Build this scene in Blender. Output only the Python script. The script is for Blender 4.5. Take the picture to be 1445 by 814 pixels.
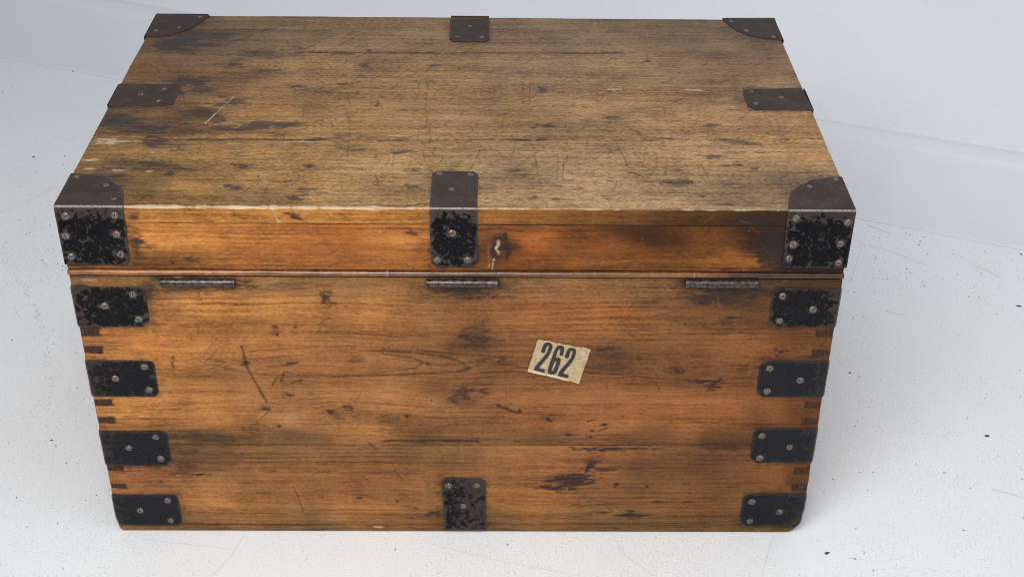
import bpy, bmesh, math, random
import numpy as np
from mathutils import Vector, Matrix, Euler
from mathutils.geometry import delaunay_2d_cdt

for o in list(bpy.data.objects): bpy.data.objects.remove(o)
S = bpy.context.scene
COL = S.collection
random.seed(7)

# ------------------------------------------------------------------ camera
CAM = np.array([0.0450, -1.4127, 1.3402]); ROT = (0.987519, -0.0113519, -0.0081624); FPX = 1941.1
H, D, HW = 0.5207, 0.5881, 0.4735          # chest height, depth, half width (wood)
cd = bpy.data.cameras.new('camera'); cam = bpy.data.objects.new('camera', cd); COL.objects.link(cam)
cam.location = CAM; cam.rotation_euler = ROT
cd.sensor_width = 36; cd.lens = FPX / 1445 * 36; cd.clip_start = .05; cd.clip_end = 60
S.camera = cam
S.view_settings.view_transform = 'Standard'; S.view_settings.look = 'None'
S.view_settings.exposure = 0.0; S.view_settings.gamma = 1
S.render.engine = 'CYCLES'; S.cycles.pixel_filter_type = 'BLACKMAN_HARRIS'; S.cycles.filter_width = 1.0; S.render.resolution_x = 1024; S.render.resolution_y = 576

# ------------------------------------------------------------------ light (studio: soft lamps, dim room)
w = bpy.data.worlds.new('World'); S.world = w; w.use_nodes = True
w.node_tree.nodes['Background'].inputs[0].default_value = (.84, .89, 1, 1)
w.node_tree.nodes['Background'].inputs[1].default_value = 0.34

def area(name, loc, target, size, power, color):
    l = bpy.data.lights.new(name, 'AREA'); l.shape = 'RECTANGLE'; l.size = size[0]; l.size_y = size[1]
    l.energy = power; l.color = color
    o = bpy.data.objects.new(name, l); COL.objects.link(o); o.location = loc
    o.rotation_euler = (Vector(target) - Vector(loc)).to_track_quat('-Z', 'Y').to_euler()
    return o
area('key_softbox', (-.45, -1.35, 2.1), (0, -.2, .2), (1.3, 1.1), 47, (1, .985, .955))
area('ceiling_softbox', (0.5, -.9, 3.0), (0.2, -.3, 0), (2.4, 1.6), 14, (.93, .965, 1))
area('fill_softbox', (1.9, -1.3, 1.9), (0.5, .2, .0), (1.4, 1.4), 11, (.93, .96, 1))

# ------------------------------------------------------------------ picture -> place helpers
def rotm(rx, ry, rz):
    return np.array(Euler((rx, ry, rz)).to_matrix())
RM = rotm(*ROT)
def un(px, py, ax, val):
    d = RM @ np.array([(px - 722.5) / FPX, -(py - 407) / FPX, -1.0])
    return CAM + (val - CAM[ax]) / d[ax] * d
def F(px, py):
    p = un(px, py, 1, 0.0); return float(p[0]), float(p[2])
def T(px, py):
    p = un(px, py, 2, H); return float(p[0]), float(p[1])
def proj(P):
    v = (np.asarray(P, float) - CAM) @ RM
    return 722.5 + FPX * v[..., 0] / -v[..., 2], 407 - FPX * v[..., 1] / -v[..., 2]

def lin(c):
    c = np.asarray(c, float) / 255.
    return np.where(c <= .04045, c / 12.92, ((c + .055) / 1.055) ** 2.4)

# ------------------------------------------------------------------ numpy noise
_rng = np.random.RandomState(3); _T = _rng.rand(256, 256)
def vn(x, y, s=0):
    x = np.asarray(x, float) + 17.3 * s; y = np.asarray(y, float) + 9.1 * s
    xi = np.floor(x).astype(int); yi = np.floor(y).astype(int); fx = x - xi; fy = y - yi
    fx = fx * fx * (3 - 2 * fx); fy = fy * fy * (3 - 2 * fy)
    g = lambda a, b: _T[a & 255, b & 255]
    return (g(xi, yi) * (1 - fx) + g(xi + 1, yi) * fx) * (1 - fy) + (g(xi, yi + 1) * (1 - fx) + g(xi + 1, yi + 1) * fx) * fy
def fbm(x, y, s=0, o=4):
    r = 0; a = .5; t = 0
    for i in range(o):
        r = r + a * vn(x * 2 ** i, y * 2 ** i, s + i * 3); t += a; a *= .55
    return r / t
def sst(a, b, x):
    t = np.clip((x - a) / (b - a), 0, 1); return t * t * (3 - 2 * t)

# ------------------------------------------------------------------ wear canvases (stains, knots, scratches of the wood; the lid's tint also holds light falloff)
class Canvas:
    R = 0.0008
    def __init__(s, kind, v1):
        s.kind = kind; s.u0 = -HW - .012; s.v0 = -.012
        s.nu = int((2 * HW + .024) / s.R) + 1; s.nv = int((v1 + .024) / s.R) + 1
        s.U, s.V = np.meshgrid(s.u0 + np.arange(s.nu) * s.R, s.v0 + np.arange(s.nv) * s.R)
        z = lambda: np.zeros(s.U.shape, np.float32)
        s.stain, s.scr, s.light, s.warp, s.red, s.h = z(), z(), z(), z(), z(), z()
        s.tint = None
    def m(s, px, py): return F(px, py) if s.kind == 'F' else T(px, py)
    def sl(s, u, v, r):
        a = max(0, int((u - r - s.u0) / s.R)); b = min(s.nu, int((u + r - s.u0) / s.R) + 2)
        c = max(0, int((v - r - s.v0) / s.R)); d = min(s.nv, int((v + r - s.v0) / s.R) + 2)
        return (slice(c, max(c, d)), slice(a, max(a, b)))
    def ell(s, px, py, rx, ry, st=.8, ang=0, rough=.6, lay='stain', soft=.6, nf=1.0):
        u, v = s.m(px, py); u1, _ = s.m(px + rx, py); _, v1 = s.m(px, py - ry)
        s.ellm(u, v, abs(u1 - u), abs(v1 - v), st, ang, rough, lay, soft, nf)
    def ellm(s, u, v, ru, rv, st=.8, ang=0, rough=.6, lay='stain', soft=.6, nf=1.0, sub=True):
        if sub and lay == 'stain' and st > .4 and ru > .0025:
            for q in range(4):
                s.ellm(u + random.uniform(-1.3, 1.3) * ru, v + random.uniform(-1., 1.) * rv, ru * random.uniform(.25, .8), rv * random.uniform(.15, .5), st * random.uniform(.4, .9), ang, rough, lay, soft, nf, False)
            s.ellm(u + random.uniform(-.4, .4) * ru, v, ru * 2.1, rv * 1.8, st * .33, ang, .9, lay, .9, nf, False)
            ru *= .85; rv *= .85; soft = max(soft, .75)
        k = s.sl(u, v, max(ru, rv) * 1.6 + .003)
        x = s.U[k] - u; y = s.V[k] - v; a = math.radians(ang)
        X = (x * math.cos(a) + y * math.sin(a)) / ru; Y = (-x * math.sin(a) + y * math.cos(a)) / rv
        uu = s.U[k] + (fbm(s.U[k] * 70, s.V[k] * 90, 14) - .5) * .010; vv = s.V[k] + (fbm(s.U[k] * 60, s.V[k] * 160, 15) - .5) * .005
        n = (fbm(uu * 70 * nf, vv * 300 * nf, 5, 5) - .5) * 1.2 + (fbm(uu * 260 * nf, vv * 900 * nf, 6, 3) - .5) * .8
        d = np.sqrt(X * X + Y * Y) + n * 1.5 * rough
        mk = st * (1 - sst(1 - soft, 1.0 + soft * .2, d)) * (.72 + .28 * sst(.35, .6, fbm(s.U[k] * 200, s.V[k] * 900, 7, 3)))
        L = getattr(s, lay); L[k] = 1 - (1 - L[k]) * (1 - mk)
    def line(s, pts, w=.0007, st=.8, lay='scr', met=False, rough=.3, dep=0.0):
        P = [p if met else s.m(*p) for p in pts]
        for (ax, ay), (bx, by) in zip(P[:-1], P[1:]):
            L = math.hypot(bx - ax, by - ay) + 1e-9
            k = s.sl((ax + bx) / 2, (ay + by) / 2, L / 2 + w * 2 + .001)
            x = s.U[k] - ax; y = s.V[k] - ay
            t = np.clip((x * (bx - ax) + y * (by - ay)) / L / L, 0, 1)
            d = np.hypot(x - t * (bx - ax), y - t * (by - ay))
            n = vn(s.U[k] * 500, s.V[k] * 500, 2)
            ww = w * (1 - rough + 2 * rough * n)
            mk = st * (1 - sst(.35, 1.1, d / ww)) * (1 - rough * .8 * (vn(s.U[k] * 130, s.V[k] * 130, 8) > .6))
            A = getattr(s, lay); A[k] = 1 - (1 - A[k]) * (1 - mk)
            if dep: s.h[k] = np.minimum(s.h[k], -dep * mk)
    def knot(s, px, py, rx, ry, st=.85, defl=1.0, ang=0):
        u, v = s.m(px, py); u1, _ = s.m(px + rx, py); _, v1 = s.m(px, py - ry); ru, rv = abs(u1 - u), abs(v1 - v)
        k = s.sl(u, v, max(ru * 9, rv * 9))
        X = (s.U[k] - u) / (ru * 2.6); Y = (s.V[k] - v) / (rv * 1.8)
        # grain flows round the knot
        s.warp[k] += -np.sign(Y) * rv * 1.2 * defl * np.exp(-X * X) * np.exp(-np.abs(Y)) * (1 - np.exp(-Y * Y * 6))
        rho = np.hypot((s.U[k] - u) / ru, (s.V[k] - v) / rv) + (fbm(s.U[k] * 120, s.V[k] * 120, 19) - .5) * .5
        rg = np.clip(np.sin(rho * 2 * math.pi * 1.9) * 2 - .6, 0, 1) * np.exp(-np.maximum(rho - 1, 0) * 1.3) * (rho > .9) * .55
        s.scr[k] = np.maximum(s.scr[k], rg)
        s.ellm(u, v, ru, rv, st, ang, .35, 'stain', .35, 1.6)
        s.ellm(u, v, ru * 2.0, rv * 1.7, st * .35, ang, .6, 'red', .7)
    def cathedral(s, px, py, rx, ry, amp=.012, side=1):
        # flat-sawn figure: grain coordinate bulges into long nested tongues
        u, v = s.m(px, py); u1, _ = s.m(px + rx, py); _, v1 = s.m(px, py - ry); ru, rv = abs(u1 - u), abs(v1 - v)
        X = (s.U - u) / ru; Y = (s.V - v) / rv
        s.warp += (amp * np.exp(-X * X) * np.exp(-Y * Y) * (1 + .25 * np.sin(X * 7))).astype(np.float32)
    def sample(s, arr, u, v):
        x = np.clip((u - s.u0) / s.R, 0, s.nu - 1.001); y = np.clip((v - s.v0) / s.R, 0, s.nv - 1.001)
        xi = x.astype(int); yi = y.astype(int); fx = x - xi; fy = y - yi
        if arr.ndim == 3: fx = fx[:, None]; fy = fy[:, None]
        return (arr[yi, xi] * (1 - fx) + arr[yi, xi + 1] * fx) * (1 - fy) + (arr[yi + 1, xi] * (1 - fx) + arr[yi + 1, xi + 1] * fx) * fy
    def settint(s, pts, seg=None):
        st = 6
        uu = s.U[::st, ::st]; vv = s.V[::st, ::st]
        P = np.stack([uu, np.zeros_like(uu), vv], -1) if s.kind == 'F' else np.stack([uu, vv, np.full_like(uu, H)], -1)
        X, Y = proj(P); 
        wob = (fbm(uu * 14, vv * 40, 31) - .5)
        Xn = X + wob * 90; Yn = Y + (fbm(uu * 14, vv * 40, 37) - .5) * (14 if s.kind == 'F' else 10)
        num = 0; den = 0
        for (px, py, c) in pts:
            d2 = ((Xn - px) / 2.2) ** 2 + (Yn - py) ** 2 * 1.3 + 30.
            wt = d2 ** -1.6
            if seg is not None:
                wt = wt * np.where(seg(Y) == seg(np.array(py)), 1, 1e-4)
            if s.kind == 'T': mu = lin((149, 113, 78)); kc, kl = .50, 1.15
            elif py < 386: mu = lin((143, 96, 55)); kc, kl = .55, 1.15
            else: mu = lin((143, 98, 61)); kc, kl = .55, 1.15
            l0 = lin(c); Y0 = float(l0 @ (.2126, .7152, .0722)); Ym = float(mu @ (.2126, .7152, .0722))
            Yn_ = Ym * (Y0 / Ym) ** kl; ch = (mu / Ym) * ((l0 / Y0) / (mu / Ym)) ** kc; cl = np.clip(ch * Yn_, 0, 1)
            num = num + wt[..., None] * cl; den = den + wt
        t = num / den[..., None]
        # upsample
        yi = np.minimum(np.arange(s.nv) / st, t.shape[0] - 1.001); xi = np.minimum(np.arange(s.nu) / st, t.shape[1] - 1.001)
        y0 = yi.astype(int); x0 = xi.astype(int); fy = (yi - y0)[:, None, None]; fx = (xi - x0)[None, :, None]
        a = t[y0][:, x0]; b = t[y0][:, x0 + 1]; c = t[y0 + 1][:, x0]; d = t[y0 + 1][:, x0 + 1]
        s.tint = ((a * (1 - fx) + b * fx) * (1 - fy) + (c * (1 - fx) + d * fx) * fy).astype(np.float32)

CF = Canvas('F', H); CT = Canvas('T', D)
KF, KT = 0.87, 1.0        # albedo scales for the front and the top
SEG = lambda y: (y > 317.5).astype(int) + (y > 386).astype(int) + (y > 628).astype(int)
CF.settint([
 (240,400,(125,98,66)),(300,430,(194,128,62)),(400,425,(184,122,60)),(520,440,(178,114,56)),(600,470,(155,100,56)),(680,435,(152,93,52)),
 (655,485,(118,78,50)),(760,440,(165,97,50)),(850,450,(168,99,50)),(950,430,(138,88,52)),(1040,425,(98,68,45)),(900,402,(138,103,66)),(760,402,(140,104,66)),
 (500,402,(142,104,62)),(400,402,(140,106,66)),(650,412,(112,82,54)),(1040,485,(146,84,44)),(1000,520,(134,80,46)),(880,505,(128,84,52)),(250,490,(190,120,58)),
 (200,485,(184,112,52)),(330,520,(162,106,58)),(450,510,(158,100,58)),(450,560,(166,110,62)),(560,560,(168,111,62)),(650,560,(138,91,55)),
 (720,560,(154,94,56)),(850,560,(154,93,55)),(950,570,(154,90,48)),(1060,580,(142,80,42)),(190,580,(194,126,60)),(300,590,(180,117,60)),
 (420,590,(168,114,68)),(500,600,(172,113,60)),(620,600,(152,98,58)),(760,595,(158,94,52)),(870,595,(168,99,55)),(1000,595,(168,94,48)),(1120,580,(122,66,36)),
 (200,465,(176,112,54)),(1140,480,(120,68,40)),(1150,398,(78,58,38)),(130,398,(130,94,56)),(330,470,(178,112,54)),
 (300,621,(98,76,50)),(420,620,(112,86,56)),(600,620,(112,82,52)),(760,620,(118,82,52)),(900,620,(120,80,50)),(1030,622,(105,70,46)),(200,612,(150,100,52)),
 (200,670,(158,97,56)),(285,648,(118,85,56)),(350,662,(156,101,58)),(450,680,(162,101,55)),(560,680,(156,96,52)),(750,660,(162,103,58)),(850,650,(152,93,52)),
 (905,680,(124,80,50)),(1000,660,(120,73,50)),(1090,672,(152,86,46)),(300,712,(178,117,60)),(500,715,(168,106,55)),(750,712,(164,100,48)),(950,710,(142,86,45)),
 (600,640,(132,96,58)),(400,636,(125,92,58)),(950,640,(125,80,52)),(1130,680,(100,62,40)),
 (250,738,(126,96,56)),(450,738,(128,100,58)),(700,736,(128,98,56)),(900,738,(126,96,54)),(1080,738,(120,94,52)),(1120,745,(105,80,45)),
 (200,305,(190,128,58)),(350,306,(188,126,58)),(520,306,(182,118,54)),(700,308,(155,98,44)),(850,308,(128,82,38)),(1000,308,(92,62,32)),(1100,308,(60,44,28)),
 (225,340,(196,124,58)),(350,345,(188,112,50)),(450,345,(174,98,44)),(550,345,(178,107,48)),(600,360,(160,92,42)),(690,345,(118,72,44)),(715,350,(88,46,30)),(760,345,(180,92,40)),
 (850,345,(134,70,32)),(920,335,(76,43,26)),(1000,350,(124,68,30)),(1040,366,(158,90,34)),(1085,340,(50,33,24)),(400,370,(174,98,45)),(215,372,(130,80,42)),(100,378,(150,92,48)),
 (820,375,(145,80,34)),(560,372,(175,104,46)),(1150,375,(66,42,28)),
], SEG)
CT.settint([  # lid tones: wood colour plus some light falloff, paler towards the front
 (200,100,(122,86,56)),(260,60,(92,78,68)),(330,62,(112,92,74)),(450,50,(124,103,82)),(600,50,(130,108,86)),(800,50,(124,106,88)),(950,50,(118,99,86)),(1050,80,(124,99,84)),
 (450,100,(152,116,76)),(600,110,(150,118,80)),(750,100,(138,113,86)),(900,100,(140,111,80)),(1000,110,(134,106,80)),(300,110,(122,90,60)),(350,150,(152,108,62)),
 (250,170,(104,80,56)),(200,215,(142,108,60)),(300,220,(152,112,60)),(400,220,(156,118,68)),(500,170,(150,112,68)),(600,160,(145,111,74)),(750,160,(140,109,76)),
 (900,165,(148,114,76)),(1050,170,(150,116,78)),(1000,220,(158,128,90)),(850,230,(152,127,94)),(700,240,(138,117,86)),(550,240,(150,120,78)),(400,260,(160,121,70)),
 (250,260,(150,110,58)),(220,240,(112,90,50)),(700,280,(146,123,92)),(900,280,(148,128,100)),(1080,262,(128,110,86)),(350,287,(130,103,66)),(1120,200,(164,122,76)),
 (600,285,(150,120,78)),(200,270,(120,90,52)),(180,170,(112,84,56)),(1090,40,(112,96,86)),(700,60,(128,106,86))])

for yy, x0_, x1_, s_ in ((383,95,1195,.9),(391,100,1192,.75),(317.5,178,1110,.45),(628.5,150,1150,.6),(741,160,1140,.5)):
    c = CF; c.line([(x0_ + (x1_ - x0_) * i / 80, yy) for i in range(81)], .0010, s_, rough=.45)
# --- marks on the front (picture coordinates are turned into places on the board)
c = CF
for a in [(347,512,6,4,.95),(466,582,6,4,.95),(393,602,3,2,.8),(574,588,4,4,.75),(604,513,3,2.5,.6),(1102,497,7,5,.75),(955,523,7,4,.7),(855,333,4,3,.5),(703,345,7,8,.6)]:
    c.knot(*a)
c.cathedral(600, 520, 150, 26, .014); c.cathedral(320, 515, 110, 20, .010); c.cathedral(930, 530, 130, 24, .010); c.cathedral(820, 715, 60, 10, .006)
c.cathedral(470, 560, 260, 24, -.008); c.cathedral(1100, 500, 60, 16, .006)
c.line([(600,496),(690,501),(712,504),(703,512),(735,518),(790,522)], .0009, .55)
c.line([(540,495),(610,501),(640,507),(652,514),(662,521),(640,526),(560,530),(470,532)], .0012, .6)
c.line([(560,503),(585,507),(598,513),(590,519),(540,525),(460,530),(420,525)], .0008, .5)
c.line([(330,521),(352,527),(400,529),(440,532)], .0007, .6); c.line([(335,512),(315,519),(325,526)], .0008,.5)
for y, x0, x1, s in [(459,250,560,.25),(489,560,1010,.3),(496,560,740,.3),(472,300,700,.2),(536,640,900,.3),(541,780,1060,.35),(549,700,960,.25),(554,520,640,.2),(720,240,640,.3),(724,300,560,.35),(708,700,1040,.3),(712,720,1020,.35),(717,880,1046,.3),(728,230,1060,.35),(700,420,600,.25),(666,430,470,.5),(667,520,548,.6),(699,494,520,.7),(739,150,1130,.55)]:
    n = 8; c.line([(x0 + (x1 - x0) * i / n, y + random.uniform(-1, 1)) for i in range(n + 1)], .0010, min(.8, s * 1.35), rough=.5)
for L, w_, s_ in [([(540,494),(600,497),(650,501),(700,504),(712,507),(702,512),(730,519),(790,522)],.0013,.7),([(520,495),(590,499),(630,504),(650,511),(664,520),(648,525),(600,527),(540,529),(470,532)],.0016,.75),
      ([(540,500),(580,505),(597,512),(585,520),(540,526),(480,532),(420,529),(400,524)],.0012,.7),([(300,520),(318,512),(350,508),(400,503),(450,500)],.0011,.55),([(315,519),(345,527),(400,531),(450,533)],.0012,.6),([(262,500),(330,498),(420,492),(520,488)],.0010,.45),
      ([(780,520),(860,528),(940,536),(1010,538),(1060,533)],.0011,.6),([(935,524),(945,519),(960,519),(966,524),(955,529),(942,527),(935,524)],.0013,.7),([(1040,524),(1055,515),(1072,511)],.0012,.5),([(820,715),(842,711),(856,714),(864,722)],.0013,.6),([(805,714),(835,706),(862,710),(878,722)],.0011,.5)]:
    c.line(L, w_, s_, rough=.35)
c.line([(704,341),(700,352),(704,358)], .0022, .7, 'light', rough=.6); c.line([(689,350),(690,378)], .0014, .4, 'light', rough=.9); c.line([(697,366),(694,380)], .0014, .5, 'light', rough=.9)
# scratches and gouges
c.line([(341,490),(349,520),(360,540),(376,568)], .0022, .85, dep=.0008); c.ell(375,577,9,3,.85); c.line([(392,530),(384,545)], .0014,.85); c.line([(400,527),(397,538)],.002,.8)
c.line([(244,504),(243,515),(245,520)],.0022,.75); c.line([(280,464),(279,472)],.0009,.8); c.line([(268,472),(270,480)],.0009,.6)
c.line([(301,501),(287,513),(278,507)],.0009,.6); c.line([(286,505),(300,486)],.0007,.5); c.line([(294,510),(306,495)],.0007,.5)
c.line([(703,573),(722,581),(733,583)],.0026,.9,dep=.0006); c.ell(733,581,4,3,.9); c.line([(690,590),(712,588)],.0015,.5)
for a in [(834,594,6,2),(853,600,5,3),(835,608,3,2),(833,617,4,2),(800,613,6,2),(773,592,4,3)]: c.ell(*a, .8)
c.line([(842,609),(858,604)],.0016,.85)
c.ell(808,679,29,11,.99,6,.4); c.ell(812,678,22,8,.9,6,.3); c.ell(775,688,16,3,.95,0,.5); c.ell(829,663,4,7,.85,-25,.7); c.ell(835,655,10,6,.45,0,.9); c.ell(860,663,20,4,.4,0,.9)
c.ell(895,727,32,4,.75,0,.9); c.ell(890,722,8,3,.7); c.ell(935,708,18,2,.8,0,1.0); c.ell(972,708,12,2,.5); c.ell(970,716,10,2,.5); c.ell(968,683,8,3,.4); c.ell(970,695,8,2,.4)
c.line([(413,687),(420,700),(428,722)],.0016,.6); c.line([(555,664),(570,679)],.0014,.75); c.line([(520,624),(532,637)],.002,.5); c.line([(555,668),(547,665)],.001,.6)
c.line([(352,640),(357,680)],.0008,.35); c.ell(387,663,6,9,.4,0,1.); c.ell(460,420,8,12,.6,0,1.2,nf=2.5); c.ell(457,424,4,9,.6,0,1.2,nf=3); c.ell(388,467,10,8,.45,0,1.); c.ell(391,473,2,3,.9)
c.line([(456,454),(447,472)],.0014,.5); c.ell(417,463,4,6,.5); c.ell(420,538,10,5,.6,20); c.ell(412,513,9,4,.6,0,1.); c.ell(407,557,8,4,.6,0,1.)
c.ell(503,507,20,8,.4,20,.9); c.ell(490,575,12,8,.45,0,1.); c.ell(438,570,26,9,.28); c.ell(651,475,7,3,.6); c.ell(655,555,22,12,.45,0,1.); c.ell(640,565,10,6,.4,0,1)
c.ell(675,470,28,26,.32,0,.8); c.ell(860,500,26,14,.32,0,.7); c.ell(850,490,18,6,.3); c.ell(855,520,38,10,.25); c.ell(1005,543,18,9,.6,0,1.); c.ell(990,539,22,3,.7); c.ell(1050,520,26,9,.4,0,1.)
c.ell(900,505,5,7,.4); c.ell(967,458,2,6,.5); c.ell(1030,448,5,2,.8); c.ell(1020,452,12,2,.35); c.line([(713,518),(714,560)],.0008,.5); c.line([(682,595),(681,618)],.0008,.4)
c.line([(381,605),(362,596)],.0009,.7); c.ell(379,578,7,3,.8); c.line([(362,597),(380,580)],.0009,.7); c.ell(480,590,14,7,.3,0,1)
for a in [(560,708,4,2,.6),(586,717,4,2,.6),(612,724,10,4,.7),(510,702,4,2,.5),(226,680,4,2,.8),(913,686,4,3,.5),(868,685,5,4,.5),(505,703,5,2,.5),(850,723,10,2,.6)]: c.ell(*a)
c.ell(300,400,60,9,.45,0,.8); c.ell(655,412,60,12,.5,0,.8); c.ell(1030,420,60,22,.5,0,.8); c.ell(1050,460,50,18,.3); c.ell(1090,350,30,35,.8,0,.5); c.ell(1070,313,40,6,.85,0,.6)
c.ell(930,332,60,12,.2,0,.8); c.ell(705,354,12,30,.9,0,.3,'red'); c.ell(703,356,9,30,.4,0,.5); c.ell(715,348,4,26,.75,8,.4); c.ell(697,352,3,24,.5,4,.5); c.ell(650,354,34,26,.25,0,.7); c.ell(580,330,16,6,.45,-20,.8); c.ell(410,325,12,5,.3)
c.ell(270,368,14,5,.4); c.ell(243,372,3,2,.8); c.ell(275,348,14,3,.3); c.line([(188,349),(218,351)],.0012,.7); c.ell(417,305,12,6,.55,-20,.7); c.ell(390,308,8,4,.4,0,1.)
c.line([(478,300),(494,312)],.0009,.6); c.line([(462,303),(470,311)],.0009,.5); c.line([(388,303),(393,314)],.0012,.8,'light'); c.ell(470,375,30,5,.3)
for y in (621, 624): c.ell(620, y, 120, 3, .4, 0, 1.); c.ell(850,634,60,3,.45,0,1.); 
c.ell(300,618,90,6,.4,0,.8); c.ell(1030,632,60,5,.4,0,.9)
c.ell(255,663,36,12,.3,0,1.2); c.ell(270,669,25,2,.5); c.ell(285,628,60,10,.3)
# light nicks
for a in [(704,345,1.8,4),(701,351,1.2,3),(536,328,1.6,3),(536,628,6,1),(535,744,8,2),(1085,727,8,2),(1100,728,5,1.5)]: c.ell(*a, .6, 0, .6, 'light')
for x in range(20): c.ell(random.uniform(740,1070), random.uniform(322,378), 1.2, .8, .35, 0, .6, 'light')
c.ell(250,392,8,2,.5,0,.8,'light'); c.ell(120,396,20,2,.4,0,.9,'light')
c.line([(452,485),(465,505)],.0006,.3,'light')
# grime round the fittings, staining the wood
def halo(c, x0, y0, x1, y1, st=.55, gr=7):
    u0, v0 = c.m(x0, y1); u1, v1 = c.m(x1, y0)
    k = c.sl((u0+u1)/2, (v0+v1)/2, max(abs(u1-u0), abs(v1-v0))/2 + gr*.0022)
    dx = np.maximum(np.maximum(u0 - c.U[k], c.U[k] - u1), 0); dy = np.maximum(np.maximum(v0 - c.V[k], c.V[k] - v1), 0)
    d = np.hypot(dx, dy * 1.3) / (gr * .001); n = fbm(c.U[k] * 90, c.V[k] * 200, 12)
    lowf = sst(.25, .7, fbm(c.U[k] * 28, c.V[k] * 45, 13)); mk = st * (1 - sst(.0, 1.0, d / (.35 + 1.5 * lowf) - (n - .5) * 1.6)) * (.30 + .70 * lowf) * .75; c.stain[k] = 1 - (1 - c.stain[k]) * (1 - mk)
for r in [(95,405,208,461),(115,508,221,559),(130,607,239,656),(150,697,254,741),(1088,407,1200,462),(1070,508,1180,559),(1061,603,1160,653),(1046,696,1145,742),(623,674,686,745),(607,290,674,376),(76,292,184,375),(1104,299,1208,380),(228,389,332,402),(602,389,703,403),(967,391,1069,404)]:
    halo(c, *r)
DOVES = [(-1,116,139,468,4.6),(-1,120,144,494,4.4),(-1,134,158,568,3.8),(-1,138,161,593,4),(-1,150,173,661,3.2),(-1,156,178,686,3.6),
          (1,1178,1152,472,4.2),(1,1174,1148,498,4),(1,1160,1136,572,4),(1,1155,1132,594,3.4),(1,1145,1121,665,3.6),(1,1142,1117,689,4)]
for sg, p0, p1, py_, hh_ in DOVES:
    halo(c, min(p0, p1) - 1, py_ - hh_ * 1.2, max(p0, p1) + 1, py_ + hh_ * 1.2, st=.75, gr=1.6)  # dark outline painted round each dovetail for the shade in its recessed gap
halo(c, 98, 400, 122, 740, st=.35, gr=10); halo(c, 1150, 400, 1190, 740, st=.45, gr=14)
for a in [(675,480,32,45,.38),(690,540,26,30,.22),(850,500,40,28,.32),(650,560,40,28,.32),(950,430,50,20,.22),(1010,470,30,26,.25),(430,600,60,12,.25),(330,640,90,9,.28),(270,650,40,22,.28),
          (900,660,60,28,.28),(1000,650,50,22,.28),(560,445,90,5,.25),(460,500,60,10,.2),(240,470,30,20,.2),(600,730,200,5,.22),(950,375,60,8,.3),(192,350,16,30,.6),(115,381,30,5,.4),(600,350,20,30,.25),(300,365,60,10,.2),(470,348,60,14,.15),(640,690,40,30,.15),(1120,560,30,30,.25),(880,480,40,12,.25),(780,620,150,8,.2)]:
    c.ell(*a, 0, .55, soft=1.0)
for r_ in [(215,385,345,410),(590,385,715,412),(955,385,1080,412)]: halo(c, *r_, st=.45, gr=16)
# random wear
def scatter(c, n, box, kinds):
    for i in range(n):
        px = random.uniform(box[0], box[2]); py = random.uniform(box[1], box[3]); k = random.choice(kinds)
        u, v = c.m(px, py)
        if k == 'check':
            L = random.uniform(.002, .012); c.line([(u - L, v), (u, v + random.uniform(-.0004, .0004)), (u + L, v)], random.uniform(.0005, .0009), random.uniform(.25, .7), met=True)
        elif k == 'speck': c.ellm(u, v, random.uniform(.0007, .002), random.uniform(.0006, .0014), random.uniform(.4, .9), rough=.3)
        elif k == 'scratch':
            a = random.uniform(0, math.pi); L = random.uniform(.006, .03)
            c.line([(u, v), (u + L * .5 * math.cos(a), v + L * .5 * math.sin(a)), (u + L * math.cos(a + .15), v + L * math.sin(a + .15))], .0009, random.uniform(.3, .7), met=True)
        elif k == 'lscratch':
            a = random.uniform(0, math.pi); L = random.uniform(.004, .02)
            c.line([(u, v), (u + L * math.cos(a), v + L * math.sin(a))], .0006, random.uniform(.06, .20), 'light', met=True)
        elif k == 'blot': c.ellm(u, v, random.uniform(.006, .032), random.uniform(.0018, .009), random.uniform(.12, .34), rough=1.0, soft=.9)
scatter(c, 620, (110,300,1190,745), ['check','check','speck','speck','scratch','lscratch','blot','blot'])

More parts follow.
